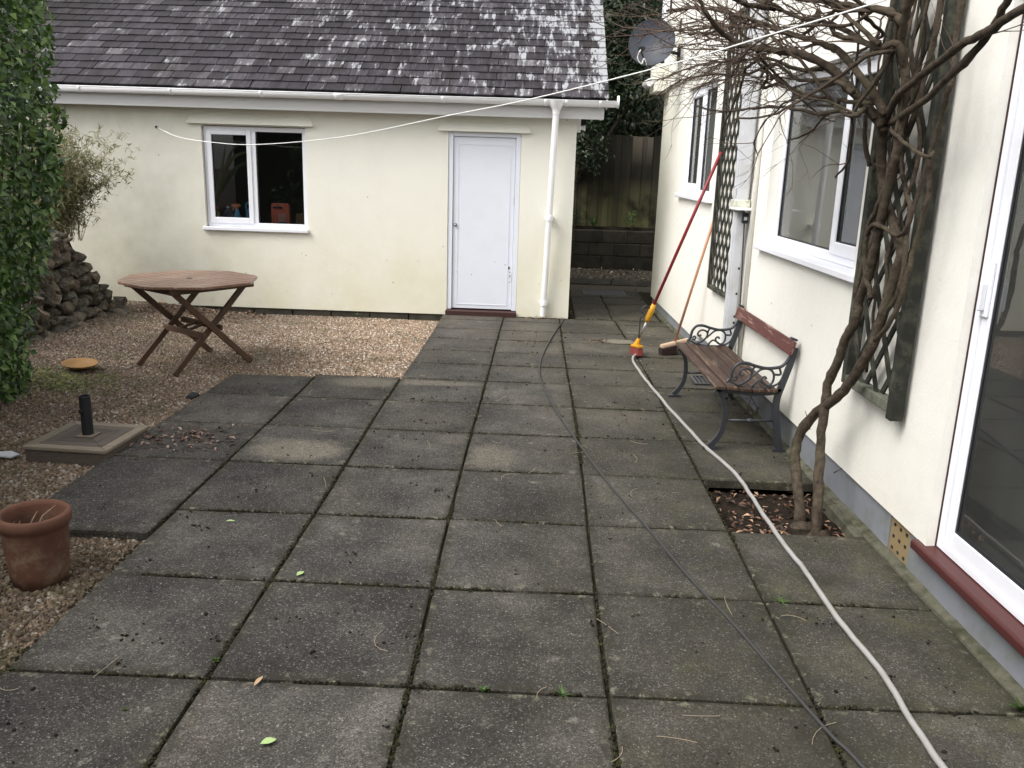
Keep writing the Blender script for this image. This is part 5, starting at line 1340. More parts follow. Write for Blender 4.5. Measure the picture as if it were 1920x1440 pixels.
V, F, T = blobs(np.array([(-1.475, 3.60, -0.025)]), [0.055], 2); o = mesh_np('dark_stone', V, F, simple('black stone', (0.02, 0.02, 0.022), 0.6, 0.3, 20)); tag(o, 'single black stone at the gravel edge near the paving corner', 'stone')

# ================================================================ things on the sill behind the garage window
wb2 = MB(); boxm(wb2, -2.80, -1.52, 0.895, 0.935, 0.110, 0.50, gm); wb2.build('window_board', simple('dark window board', (0.10, 0.09, 0.08), 0.7), garage)
ZB = 0.936
def bottle(name, label, x, y, prof, mat, extra=None, cat='bottle', n=18, sq=(1, 1)):
    t = thing(name, label, cat, (x, y, ZB), 'bottles behind the garage window'); mb = MB(); mb.lathe(prof, (0, 0, 0), n, close=True)
    if n == 4: mb.v = [(vx - vy, vx + vy, vz) for vx, vy, vz in mb.v]; sq = (sq[0] * 0.72, sq[1] * 0.72)
    y -= 0.075; mb.v = [(vx * sq[0] + x, vy * sq[1] + y, vz + ZB) for vx, vy, vz in mb.v]; mb.build('body', mat, t, smooth=False, bevel=0.0)
    if extra:
        for nm, fn, m in extra:
            e = MB(); fn(e); e.v = [(a_, b_ - 0.075, c_) for a_, b_, c_ in e.v]; e.build(nm, m, t, bevel=0.002)
    return t
bottle('squeeze_bottle', 'yellow green bottle with red cap, leftmost behind the garage window', -2.695, 7.66, [(0.032, 0), (0.036, 0.01), (0.036, 0.14), (0.020, 0.165), (0.016, 0.17)], YELG,
       [('cap', lambda e: e.lathe([(0.018, 0.17), (0.020, 0.215), (0.012, 0.235)], (-2.695, 7.66, ZB), 12), REDPL)])
bottle('dark_bottle', 'navy bottle with pale label standing second from left in the garage window', -2.57, 7.68, [(0.05, 0), (0.055, 0.01), (0.055, 0.13), (0.022, 0.18), (0.018, 0.20)], NAVY,
       [('label', lambda e: e.box((-2.57, 7.625, ZB + 0.055), (0.07, 0.004, 0.06)), PAPER), ('cap', lambda e: e.lathe([(0.02, 0.20), (0.02, 0.22)], (-2.57, 7.68, ZB), 12), PAPER)])
bottle('spray_bottle', 'blue spray bottle with orange trigger in the garage window', -2.465, 7.70, [(0.055, 0), (0.058, 0.01), (0.056, 0.07), (0.026, 0.15), (0.018, 0.19)], BLUEPL,
       [('trigger', lambda e: (e.box((-2.475, 7.70, ZB + 0.232), (0.10, 0.03, 0.035)), e.box((-2.505, 7.70, ZB + 0.20), (0.012, 0.02, 0.05), (0, 0.4, 0)), e.lathe([(0.018, 0.19), (0.018, 0.215)], (-2.465, 7.70, ZB), 12)), ORPL)], sq=(1, 0.7))
bottle('handled_jug', 'tall blue jug with carrying handle beside the garage window mullion', -2.29, 7.70, [(0.07, 0), (0.075, 0.01), (0.075, 0.15), (0.055, 0.19), (0.02, 0.205), (0.02, 0.22)], BLUEPL,
       [('handle', lambda e: e.tube(smooth_path([(-2.35, 7.70, ZB + 0.17), (-2.355, 7.70, ZB + 0.25), (-2.31, 7.70, ZB + 0.265), (-2.26, 7.70, ZB + 0.25), (-2.25, 7.70, ZB + 0.17)], 4), 0.012, 8), BLUEPL)], sq=(1, 0.6))
bottle('flat_container', 'large red flat container with slot handle in the right garage pane', -1.955, 7.74, [(0.15, 0), (0.155, 0.01), (0.155, 0.24), (0.145, 0.27)], REDPL,
       [('handle_slot', lambda e: e.box((-1.975, 7.685, ZB + 0.225), (0.11, 0.006, 0.022)), BLACKP), ('label', lambda e: e.box((-1.93, 7.685, ZB + 0.10), (0.10, 0.004, 0.11)), simple('faded pink print', (0.50, 0.22, 0.20), 0.6)), ('stripe', lambda e: e.box((-1.925, 7.682, ZB + 0.045), (0.09, 0.004, 0.03)), NAVY), ('measure_mark', lambda e: e.box((-2.005, 7.683, ZB + 0.07), (0.022, 0.004, 0.12)), ORPL)], cat='container', sq=(0.95, 0.33), n=4)
bottle('brown_box', 'brown box standing behind glass at the right of the garage window', -1.685, 7.76, [(0.11, 0), (0.11, 0.16)], simple('brown cardboard', (0.17, 0.105, 0.065), 0.9), None, 'box', 4)

# ================================================================ THE BARE CLIMBER on the house wall
LIMBS = {
    'trunk_a': [[2.525,1.669,0.024],[2.531,1.8,0.154],[2.538,1.9,0.271],[2.557,1.918,0.373],[2.59,1.831,0.509],[2.626,1.632,0.664],[2.65,1.501,0.806],[2.664,1.381,0.969],[2.674,1.363,1.059],[2.675,1.325,1.158],[2.686,1.301,1.274],[2.688,1.249,1.415],[2.686,1.302,1.48],[2.662,1.439,1.647],[2.641,1.475,1.777],[2.602,1.426,1.924],[2.584,1.379,1.964]],
    'trunk_b': [[2.56,1.503,0.052],[2.577,1.601,0.231],[2.594,1.689,0.384],[2.603,1.714,0.578],[2.613,1.739,0.703],[2.625,1.673,0.848],[2.636,1.635,0.973],[2.648,1.572,1.074],[2.648,1.565,1.171],[2.65,1.51,1.258],[2.651,1.479,1.337],[2.642,1.434,1.44],[2.633,1.391,1.547],[2.625,1.324,1.708],[2.607,1.256,1.842],[2.608,1.253,1.995],[2.589,1.214,2.14],[2.558,1.226,2.265],[2.53,1.162,2.357],[2.513,1.069,2.459]],
    's2': [[2.652,1.432,1.197],[2.639,1.522,1.335],[2.62,1.498,1.507],[2.623,1.406,1.647],[2.643,1.387,1.753],[2.655,1.335,1.889],[2.668,1.253,2.039],[2.669,1.21,2.204],[2.67,1.168,2.362],[2.67,1.162,2.48]],
    's3': [[2.646,1.305,1.02],[2.641,1.14,1.148],[2.653,1.08,1.342],[2.663,1.069,1.499],[2.665,1.013,1.664],[2.655,1.023,1.821],[2.646,0.97,1.972],[2.648,0.919,2.116],[2.657,0.958,2.264],[2.657,0.942,2.44]],
    's4': [[2.685,1.346,1.113],[2.679,1.197,1.281],[2.679,1.197,1.489],[2.688,1.245,1.644],[2.675,1.345,1.779],[2.656,1.32,1.988],[2.668,1.227,2.185],[2.679,1.215,2.328],[2.688,1.23,2.492]],
    's5': [[2.694,1.372,1.208],[2.684,1.383,1.401],[2.686,1.308,1.595],[2.688,1.23,1.756],[2.688,1.237,1.932],[2.675,1.349,2.111],[2.675,1.344,2.283],[2.676,1.316,2.467],[2.676,1.314,2.517]],
    's6': [[2.601,1.453,1.488],[2.604,1.38,1.542],[2.635,1.331,1.523],[2.659,1.21,1.51],[2.67,1.16,1.603],[2.681,1.134,1.758],[2.693,1.087,1.906],[2.703,1.071,2.07],[2.713,1.079,2.232],[2.712,1.113,2.472]],
    'L1': [[2.584,1.379,1.964],[2.501,1.474,2.077],[2.378,1.556,2.217],[2.247,1.588,2.276],[2.143,1.719,2.305],[2.04,1.812,2.332],[1.94,1.816,2.382],[1.844,1.675,2.423],[1.795,1.636,2.483],[1.746,1.61,2.56]],
    'L2': [[2.565,1.323,2.008],[2.483,1.4,2.154],[2.399,1.543,2.288],[2.296,1.617,2.34],[2.212,1.769,2.392],[2.108,1.882,2.453],[2.004,2.017,2.508],[1.878,2.222,2.562],[1.725,2.308,2.559]],
    'L3': [[2.544,1.382,1.995],[2.503,1.389,2.038],[2.465,1.348,2.011],[2.443,1.384,2.005],[2.42,1.505,2.034],[2.398,1.568,2.088],[2.335,1.662,2.102],[2.239,1.86,2.178],[2.185,1.986,2.255],[2.124,2.0,2.31],[2.035,1.984,2.38],[1.934,2.022,2.42],[1.828,2.191,2.428]],
    'L4': [[2.584,1.378,1.978],[2.569,1.205,2.084],[2.557,0.947,2.145],[2.527,0.622,2.198],[2.495,0.358,2.212],[2.462,0.127,2.232],[2.429,-0.109,2.245]],
    'L5': [[2.604,1.358,1.973],[2.594,1.049,2.035],[2.573,0.756,2.12],[2.55,0.527,2.187],[2.534,0.388,2.259],[2.517,0.295,2.32]],
    'L6': [[2.588,1.235,2.159],[2.529,1.19,2.276],[2.467,1.274,2.269],[2.402,1.438,2.352],[2.318,1.559,2.411],[2.243,1.729,2.457],[2.137,1.932,2.546],[2.032,2.079,2.629]],
    'L7': [[2.53,1.162,2.357],[2.487,1.264,2.412],[2.423,1.401,2.443],[2.358,1.566,2.49],[2.289,1.849,2.571]],
    'L8': [[2.468,1.223,2.279],[2.405,1.32,2.357],[2.362,1.419,2.434],[2.303,1.406,2.515]],
    'L9': [[2.443,1.397,2.097],[2.38,1.509,2.16],[2.293,1.709,2.176],[2.208,1.894,2.264],[2.122,2.071,2.229],[1.996,2.264,2.243],[1.868,2.521,2.235],[1.75,3.109,2.157]],
    'L10': [[2.378,1.556,2.217],[2.293,1.727,2.225],[2.187,1.925,2.291],[2.08,2.155,2.3],[1.949,2.512,2.321],[1.805,2.956,2.272]],
    'L11': [[2.239,1.86,2.178],[2.203,2.044,2.164],[2.188,1.897,2.214],[2.165,1.978,2.246]],
    'stub': [[2.586,1.296,1.946],[2.573,1.074,1.881],[2.617,0.957,1.828],[2.655,1.006,1.852]],
}
climber = thing('bare_climber', 'leafless twisted climber with two bare stems rising from the planting pit', 'climber', (2.57, 1.62, -0.06))
def knotty(pts, r0, r1, seed, k=5, n=9, bumps=0.10):
    P = smooth_path(pts, k); m = len(P); rg = random.Random(seed)
    P = [p + Vector((rg.gauss(0, 1), rg.gauss(0, 1), rg.gauss(0, 1))) * 0.0020 for p in P]
    rad_ = [(r0 + (r1 - r0) * (i / (m - 1)) ** 0.8) * (1 + bumps * 1.1 * mnoise.noise(Vector((i * 0.22, seed, 0))) + (0.14 if rg.random() < 0.05 else 0)) for i in range(m)]
    mb = MB(); mb.tube(P, rad_, n); return mb, P, rad_
RADS = {'trunk_a': (0.029, 0.021), 'trunk_b': (0.027, 0.018), 's2': (0.012, 0.009), 's3': (0.012, 0.009), 's4': (0.012, 0.009), 's5': (0.010, 0.008), 's6': (0.011, 0.008),
        'L1': (0.024, 0.007), 'L2': (0.019, 0.006), 'L3': (0.014, 0.004), 'L4': (0.017, 0.013), 'L5': (0.016, 0.012), 'L6': (0.017, 0.006), 'L7': (0.020, 0.011), 'L8': (0.012, 0.006),
        'L9': (0.012, 0.003), 'L10': (0.011, 0.003), 'L11': (0.009, 0.006), 'stub': (0.009, 0.007)}
grown = {}
for i, (nm_, pts) in enumerate(LIMBS.items()):
    pts = [tuple(p) for p in pts]
    if nm_.startswith('trunk'):
        b0 = Vector(pts[0]); pts = [(b0.x + 0.02, b0.y + 0.01, -0.12)] + pts
    mb, P, rd_ = knotty(pts, *RADS[nm_], seed=i * 7 + 1)
    if nm_.startswith('trunk'):
        rd_ = rd_
    o = mb.build('trunk' if nm_.startswith('trunk') else 'stem' if nm_.startswith('s') and nm_ != 'stub' else 'branch', BARK, climber, smooth=True)
    grown[nm_] = (P, rd_)
# root flare
mb = MB(); mb.lathe([(0.10, -0.03), (0.075, 0.0), (0.052, 0.03), (0.036, 0.06)], (2.545, 1.655, -0.07), 14, close=False); mb.lathe([(0.11, -0.03), (0.08, 0.0), (0.05, 0.04), (0.034, 0.08)], (2.585, 1.51, -0.07), 14, close=False)
mb.build('root_flare', BARK, climber, smooth=True)
# extra stems wound through the trellis
wr_ = random.Random(31)
for i in range(2):
    s0 = wr_.uniform(1.55, 1.72); z = wr_.uniform(0.75, 1.3); pts = []
    ph = wr_.uniform(0, 6.28); drift = wr_.uniform(-0.22, -0.05)
    for k in range(9):
        f = k / 8
        pts.append(HW(s0 + drift * f + 0.07 * math.sin(ph + f * 6), 0.10 + 0.045 * math.sin(ph * 2 + f * 7) + 0.02 * f, z + (2.75 - z) * f))
    mb, P, rd_ = knotty(pts, wr_.uniform(0.007, 0.011), wr_.uniform(0.005, 0.008), 90 + i, 4, 7)
    mb.build('stem', BARK, climber, smooth=True)
for i in range(5):
    s0 = wr_.uniform(1.50, 1.74); z = wr_.uniform(1.2, 1.8); pts = []; ph = wr_.uniform(0, 6.28); drift = wr_.uniform(-0.50, -0.05)
    for k in range(9):
        f = k / 8
        pts.append(HW(s0 + drift * f ** 1.3 + 0.05 * math.sin(ph + f * 8), 0.11 + 0.05 * math.sin(ph * 2 + f * 6) + 0.04 * f, z + (2.95 - z) * f))
    ra_ = wr_.uniform(0.006, 0.012); mb, P, rd_ = knotty(pts, ra_, ra_ * 0.7, 190 + i, 4, 7)
    mb.build('stem', BARK, climber, smooth=True)
# secondary limbs that tangle at the head of the plant
sec_ = random.Random(5)
for i in range(24):
    P_, r__ = grown[sec_.choice(['L1', 'L2', 'L3', 'L6', 'L6', 'L7', 'L8', 'L7', 'L2'])]; m_ = len(P_); k0 = int(m_ * sec_.uniform(0.05, 0.6)) if i % 3 else int(m_ * sec_.uniform(0.5, 0.9))
    q0_ = P_[k0].copy(); d_ = Vector((-0.35 + sec_.gauss(0, 0.45), 0.75 + sec_.gauss(0, 0.4), sec_.gauss(0.05, 0.45))).normalized(); pts = [q0_]
    for k in range(6):
        d_ = (d_ + Vector((sec_.gauss(0, 0.30), sec_.gauss(0, 0.30), sec_.gauss(-0.02, 0.30)))).normalized(); q0_ = q0_ + d_ * sec_.uniform(0.09, 0.17)
        if q0_.x > 2.68: q0_.x = 2.68
        pts.append(q0_.copy())
    ra_ = sec_.uniform(0.006, 0.014); mb, P, rd_ = knotty([tuple(p) for p in pts], ra_, ra_ * 0.4, 140 + i, 4, 7)
    mb.build('branch', BARK, climber, smooth=True); grown['x%d' % i] = (P, rd_)
# fan of twigs
tw = MB(); tg = random.Random(12)
def twig(p, d, L_, r, lev):
    n = max(4, int(L_ / 0.055)); pts = [p.copy()]; q_ = p.copy(); d = d.normalized(); kids = []
    for i in range(n):
        d = (d + Vector((tg.gauss(0, 0.16), tg.gauss(0, 0.16), tg.gauss(0, 0.15))) + Vector((0, 0, 0.012))).normalized()
        if q_.x > 2.70 - 0.03 * q_.y: d.x = -abs(d.x) - 0.1
        q_ = q_ + d * (L_ / n); pts.append(q_.copy())
        if lev < 2 and i > 0 and tg.random() < (0.34 if lev == 0 else 0.24):
            kids.append((q_.copy(), d.copy(), L_ * (1 - i / n) * tg.uniform(0.4, 0.9) + 0.05, r * (1 - 0.6 * i / n) * 0.7))
    tw.tube(pts, [r * (1 - 0.75 * i / n) for i in range(n + 1)], 5 if lev == 0 else 4, cap=False)
    for (kp, kd, kl, kr) in kids:
        side = Vector((tg.gauss(0, 1), tg.gauss(0, 1), tg.gauss(0, 0.8))); twig(kp, kd + side * 0.55, kl, max(kr, 0.0014), lev + 1)
def sprout(src, n, fa, fb, Lr, rr__, bias, spread):
    P, rd_ = grown[src]; m = len(P)
    for _ in range(n):
        i = int((fa + (fb - fa) * tg.random()) * (m - 2)); t_ = (P[i + 1] - P[i]).normalized()
        d = t_ * 0.9 + Vector(bias) + Vector((tg.gauss(0, spread), tg.gauss(0, spread), tg.gauss(0, spread * 0.7)))
        twig(P[i], d, tg.uniform(*Lr), tg.uniform(*rr__), 0)
sprout('L1', 20, 0.25, 0.98, (0.35, 0.85), (0.003, 0.006), (-0.25, 0.95, -0.02), 0.42)
sprout('L2', 20, 0.3, 0.98, (0.35, 0.8), (0.003, 0.006), (-0.2, 0.95, -0.05), 0.42)
sprout('L3', 16, 0.35, 0.98, (0.3, 0.75), (0.0025, 0.005), (-0.15, 0.95, -0.04), 0.42)
sprout('L6', 15, 0.3, 0.98, (0.3, 0.8), (0.003, 0.005), (-0.2, 0.95, -0.10), 0.42)
sprout('L9', 24, 0.3, 0.99, (0.25, 0.65), (0.0025, 0.004), (-0.15, 0.8, 0.02), 0.42)
sprout('L10', 22, 0.3, 0.99, (0.25, 0.7), (0.0025, 0.004), (-0.15, 0.8, 0.02), 0.42)
sprout('L7', 5, 0.3, 0.98, (0.3, 0.7), (0.003, 0.005), (-0.2, 0.8, -0.1), 0.4)
sprout('L8', 5, 0.2, 0.98, (0.3, 0.6), (0.003, 0.005), (-0.2, 0.8, -0.1), 0.4)
sprout('L4', 2, 0.3, 0.9, (0.2, 0.4), (0.002, 0.003), (0, -0.2, 0.2), 0.4)
sprout('trunk_b', 6, 0.55, 0.98, (0.15, 0.4), (0.002, 0.004), (-0.2, 0.3, 0.1), 0.5)
sprout('s3', 4, 0.3, 0.98, (0.15, 0.35), (0.0015, 0.003), (-0.1, -0.2, 0.1), 0.5)
for i in range(24): sprout('x%d' % i, 3, 0.2, 0.98, (0.2, 0.55), (0.002, 0.004), (-0.15, 0.8, 0.0), 0.45)
tw.build('twigs', TWIG, climber, smooth=True, kind='stuff')
ts = MB()
for (p, d, l) in (((2.50, 1.60, 0.50), (-0.3, 0.1, 0.9), 0.10), ((2.60, 1.47, 0.32), (0.5, -0.3, 0.5), 0.05), ((2.60, 1.50, 0.14), (0.6, -0.3, 0.2), 0.05), ((2.49, 1.66, 0.30), (-0.8, 0.0, -0.1), 0.02)):
    p = Vector(p); d = Vector(d).normalized(); ts.tube([p, p + d * l * 0.5 + Vector((0.004, 0, 0.003)), p + d * l], [0.004, 0.003, 0.0012], 5)
ts.build('side_shoot', BARK, climber, smooth=True)

# ================================================================ HEDGE on the left
def hedge_edge(z):
    # how far to the right the leaves reach at height z
    zs = [-0.1, 0.1, 0.4, 0.75, 1.25, 1.7, 2.0, 2.35, 2.7, 3.4]; xs_ = [-2.66, -2.58, -2.52, -2.46, -2.26, -2.16, -2.12, -2.15, -2.13, -2.2]
    return float(np.interp(z, zs, xs_))
hedge = thing('leafy_hedge', 'tall glossy green hedge at the left edge beside the gravel', 'hedge', (-2.9, 3.0, -0.05))
rg = np.random.default_rng(4)
def hedge_pts(n, ymin, ymax, depth):
    P = []; N = []
    while len(P) < n:
        z = rg.uniform(-0.04, 3.3); y = rg.uniform(ymin, ymax); e = hedge_edge(z)
        # rounded end at the far side
        far = max(0.0, (y - 3.35) / 0.45); near_ = max(0.0, (2.75 - y) / 0.5) if ymin > 2 else 0
        e2 = e - 0.55 * min(1, far) ** 2 - 0.45 * min(1, near_) ** 2 + 0.10 * mnoise.noise(Vector((y * 2.2, z * 2.2, 0))) - 0.03
        dd = abs(rg.normal(0, depth)); x = e2 - dd
        P.append((x, y, z)); N.append((0.75, -0.45 + (0.9 if y > 3.5 else 0), 0.45))
    return np.array(P), np.array(N)
P, N = hedge_pts(8200, 2.45, 3.8, 0.13)
V, F, T = leaf_cloud(P, N, rg.uniform(0.030, 0.085, len(P)), 0.56, 0.22, droop=0.45, rng=rg, jitter=1.15)
mesh_np('foliage', V, F, LEAFH, hedge, 'stuff', T)
P2_, N2_ = hedge_pts(9000, -6.0, 2.6, 0.2)
P2_[:, 0] -= 0.30; P2_[:, 0] -= np.clip((2.45 - P2_[:, 1]) * 0.2, 0, 0.5)
V, F, T = leaf_cloud(P2_, N2_, rg.uniform(0.08, 0.14, len(P2_)), 0.56, 0.22, droop=0.9, rng=rg, jitter=0.95)
mesh_np('rear_foliage', V, F, LEAFH, hedge, 'stuff', T)
# the outermost leaves, each its own piece
lms = []
for i in range(6):
    v, f, t_ = leaf_cloud(np.zeros((1, 3)), np.array([[0, 0, 1.0]]), [0.082], 0.56 + 0.03 * (i % 3), 0.12 + 0.05 * i, rng=np.random.default_rng(i), jitter=0.1)
    me = bpy.data.meshes.new('leaf'); me.from_pydata([tuple(a) for a in v], [], [tuple(int(k) for k in a) for a in f]); me.update(); me.materials.append(LEAFH); lms.append(me)
invh = world_matrix(hedge).inverted()
P, N = hedge_pts(260, 2.55, 3.5, 0.03)
for i in range(len(P)):
    o = bpy.data.objects.new('leaf', lms[i % 6]); COL.objects.link(o)
    nn = Vector(N[i]) + Vector(rg.normal(0, 0.5, 3)); qd = nn.to_track_quat('Z', 'Y').to_euler()
    o.location = P[i]; o.rotation_euler = (qd.to_matrix() @ Matrix.Rotation(rg.uniform(0, 6.28), 3, 'Z')).to_euler(); s_ = rg.uniform(0.5, 1.1); o.scale = (s_, s_, s_)
    o.parent = hedge; o.matrix_parent_inverse = invh
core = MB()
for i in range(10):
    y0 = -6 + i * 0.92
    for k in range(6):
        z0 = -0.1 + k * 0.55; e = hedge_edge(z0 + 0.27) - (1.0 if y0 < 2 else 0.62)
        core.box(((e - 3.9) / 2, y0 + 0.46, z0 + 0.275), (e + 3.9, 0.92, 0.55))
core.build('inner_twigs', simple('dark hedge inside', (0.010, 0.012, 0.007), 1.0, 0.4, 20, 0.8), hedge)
hb = MB()
for i in range(14):
    y0 = rg.uniform(2.5, 3.7); hb.tube(smooth_path([(-2.9, y0, -0.1), (-2.75 + rg.normal(0, 0.05), y0 + 0.05, 0.6), (-2.6, y0, 1.4), (-2.4, y0 - 0.05, 2.4)], 4), 0.008, 5)
hb.build('stems', BARK, hedge, smooth=True)

# ================================================================ BAMBOO, SWORD LEAVES, STONE WALL
bam = thing('bamboo_clump', 'thin dry bamboo clump in front of the garage wall above the stones', 'bamboo', (-4.06, 6.55, 0.8))
rgb = np.random.default_rng(9); stm = MB(); LP = []; LN = []; LS = []
for i in range(130):
    a = rgb.normal(0, 1); b0 = Vector((-4.06 + rgb.normal(0, 0.08), 6.55 + rgb.normal(0, 0.09), 0.80))
    lean = float(np.clip(rgb.normal(0.25, 0.30), -0.45, 0.72)); H_ = rgb.uniform(0.55, 1.28)
    tip = b0 + Vector((lean * H_ / 1.1, rgb.normal(-0.12, 0.16) * H_, H_ * (1 - 0.30 * abs(lean)))); mid = b0.lerp(tip, 0.5) + Vector((-lean * 0.10, 0, 0.07))
    pts = smooth_path([b0, mid, tip], 7); stm.tube(pts, [0.0035 * (1 - 0.8 * k / (len(pts) - 1)) for k in range(len(pts))], 4, cap=False)
    for k in range(3, len(pts)):
        for _ in range(rgb.integers(2, 5)):
            side = Vector((rgb.normal(0, 1), rgb.normal(0, 0.6), rgb.normal(0.25, 0.5))).normalized(); Lb = rgb.uniform(0.03, 0.14)
            e = pts[k] + side * Lb; stm.tube([pts[k], e], [0.0013, 0.0008], 3, cap=False)
            for _ in range(rgb.integers(2, 6)):
                LP.append(tuple(e - side * Lb * rgb.random() * 0.6)); LN.append((rgb.normal(0, 0.4), -0.7, 0.5)); LS.append(rgb.uniform(0.032, 0.075))
stm.build('canes', simple('dry bamboo cane', (0.20, 0.145, 0.075), 0.7, 0.25, 30), bam, kind='stuff')
V, F, T = leaf_cloud(np.array(LP), np.array(LN), np.array(LS), 0.20, 0.2, rng=rgb, jitter=1.2)
mesh_np('foliage', V, F, LEAFB, bam, 'stuff', T)
flax = thing('flax_plant', 'stiff sword shaped leaves poking out between hedge and bamboo', 'plant', (-3.4, 4.9, 0.9))
for (p0, p1, p2, w) in (((-3.55, 5.0, 1.15), (-3.25, 4.95, 1.56), (-2.92, 4.9, 1.685), 0.036), ((-3.55, 5.05, 1.1), (-3.32, 5.0, 1.66), (-3.03, 4.98, 1.80), 0.030), ((-3.5, 5.1, 1.2), (-3.3, 5.0, 1.80), (-2.98, 4.95, 1.93), 0.012), ((-3.6, 5.0, 1.0), (-3.42, 4.9, 1.6), (-3.26, 4.8, 2.0), 0.03), ((-3.6, 5.0, 1.0), (-3.5, 4.9, 1.5), (-3.45, 4.8, 1.9), 0.03)):
    pts = smooth_path([p0, p1, p2], 6); m = len(pts); vs = []
    for i, p in enumerate(pts):
        k = math.sin(math.pi * min(1, 0.35 + 0.65 * i / (m - 1))) if i < m - 1 else 0.02
        d = (pts[min(i + 1, m - 1)] - pts[max(i - 1, 0)]).normalized(); sd_ = d.cross(Vector((0.2, -1, 0.1))).normalized() * w * max(k, 0.03)
        vs += [p - sd_, p + Vector((0, 0.012 * k, 0)), p + sd_]
    fs = []
    for i in range(m - 1):
        for k in range(2): fs.append((i * 3 + k, i * 3 + k + 1, i * 3 + 4 + k, i * 3 + 3 + k))
    mb = MB(); mb.add(vs, fs, rg.random()); mb.build('sword_leaf', LEAFY, flax, tint=True, smooth=True)
swl = thing('stone_wall', 'rough dry stone retaining wall between hedge and garage', 'wall', (-3.6, 5.5, -0.05))
fill = MB()
fill.prism([(-3.62, 3.4, -0.12), (-3.98, 3.4, 0.84), (-5.4, 3.4, 0.84), (-5.4, 3.4, -0.12)], (0, 3.4, 0), (0, 6.62, 0)); fill.build('soil_fill', SOIL, swl)
sms = []
for i in range(7):
    V0, F0 = ico(2); V0 = V0 * np.array([[1 + 0.34 * mnoise.noise(Vector(v) * 1.3 + Vector((i * 7.7, 0, 0))) + 0.10 * mnoise.noise(Vector(v) * 3.5 + Vector((0, i * 5.1, 0)))] for v in V0]); rs_ = np.random.default_rng(90 + i)
    for _ in range(9):                                        # knock flat faces onto the lump
        nn_ = rs_.normal(0, 1, 3); nn_ /= np.linalg.norm(nn_); d_ = V0 @ nn_; V0 = V0 - np.outer(np.maximum(0, d_ - rs_.uniform(0.50, 0.72)), nn_)
    V0 = V0 / np.abs(V0).max(0)
    me = bpy.data.meshes.new('stone'); me.from_pydata([tuple(v) for v in V0], [], [tuple(int(k) for k in f) for f in F0]); me.update(); me.materials.append(STONE); sms.append(me)
invs = world_matrix(swl).inverted(); rst = random.Random(77); nst = 0
z = -0.06
while z < 0.86:
    hgt = rst.uniform(0.065, 0.125) * (1.25 if z < 0.05 else 1.0)
    y = 3.9 + rst.uniform(0, 0.1)
    while y < 6.75:
        ln = rst.choice((rst.uniform(0.06, 0.10), rst.uniform(0.09, 0.15), rst.uniform(0.13, 0.20)))
        f = (z + hgt / 2 + 0.06) / 0.95
        xf = -3.42 - 0.36 * f + 0.02 * rst.gauss(0, 1) + (0.05 if z < 0.02 else 0) - max(0, (5.0 - y)) * 0.06
        top_lim = 0.93 + 0.08 * mnoise.noise(Vector((y * 2, 0, 0)))
        if z + hgt * 0.6 < top_lim and not (y + ln > 6.2 and z > 0.95 - (y + ln - 6.2) * 1.4):
            o = bpy.data.objects.new('stone', rst.choice(sms)); COL.objects.link(o)
            o.location = (xf - 0.06 + rst.gauss(0, 0.018), y + ln / 2, z + hgt / 2 + rst.gauss(0, 0.014)); o.scale = (rst.uniform(0.08, 0.14), ln * rst.uniform(0.50, 0.66), hgt * rst.uniform(0.48, 0.74))
            o.rotation_euler = (rst.gauss(0, 0.55), rst.gauss(-0.25, 0.25), rst.gauss(0, 0.35)); o.parent = swl; o.matrix_parent_inverse = invs; nst += 1
        y += ln * rst.uniform(0.92, 1.06)
    z += hgt * 0.93
for k in range(16):
    o = bpy.data.objects.new('stone', rst.choice(sms)); COL.objects.link(o); y = rst.uniform(4.0, 6.3)
    o.location = (-3.86 - rst.uniform(0, 0.35), y, 0.88 + rst.uniform(0, 0.04)); o.scale = (rst.uniform(0.08, 0.13), rst.uniform(0.08, 0.14), rst.uniform(0.03, 0.06)); o.rotation_euler = (rst.gauss(0, 0.3), rst.gauss(0, 0.3), rst.uniform(0, 6)); o.parent = swl; o.matrix_parent_inverse = invs
stk = MB(); stk.tube([(-3.53, 5.05, 0.40), (-3.46, 5.12, 0.28), (-3.42, 5.16, 0.25)], [0.010, 0.012, 0.009], 7); o = stk.build('broken_stick', simple('pale stick', (0.36, 0.27, 0.20), 0.8, 0.2, 30), smooth=True); tag(o, 'short pale broken stick leaning on the stone wall', 'stick')

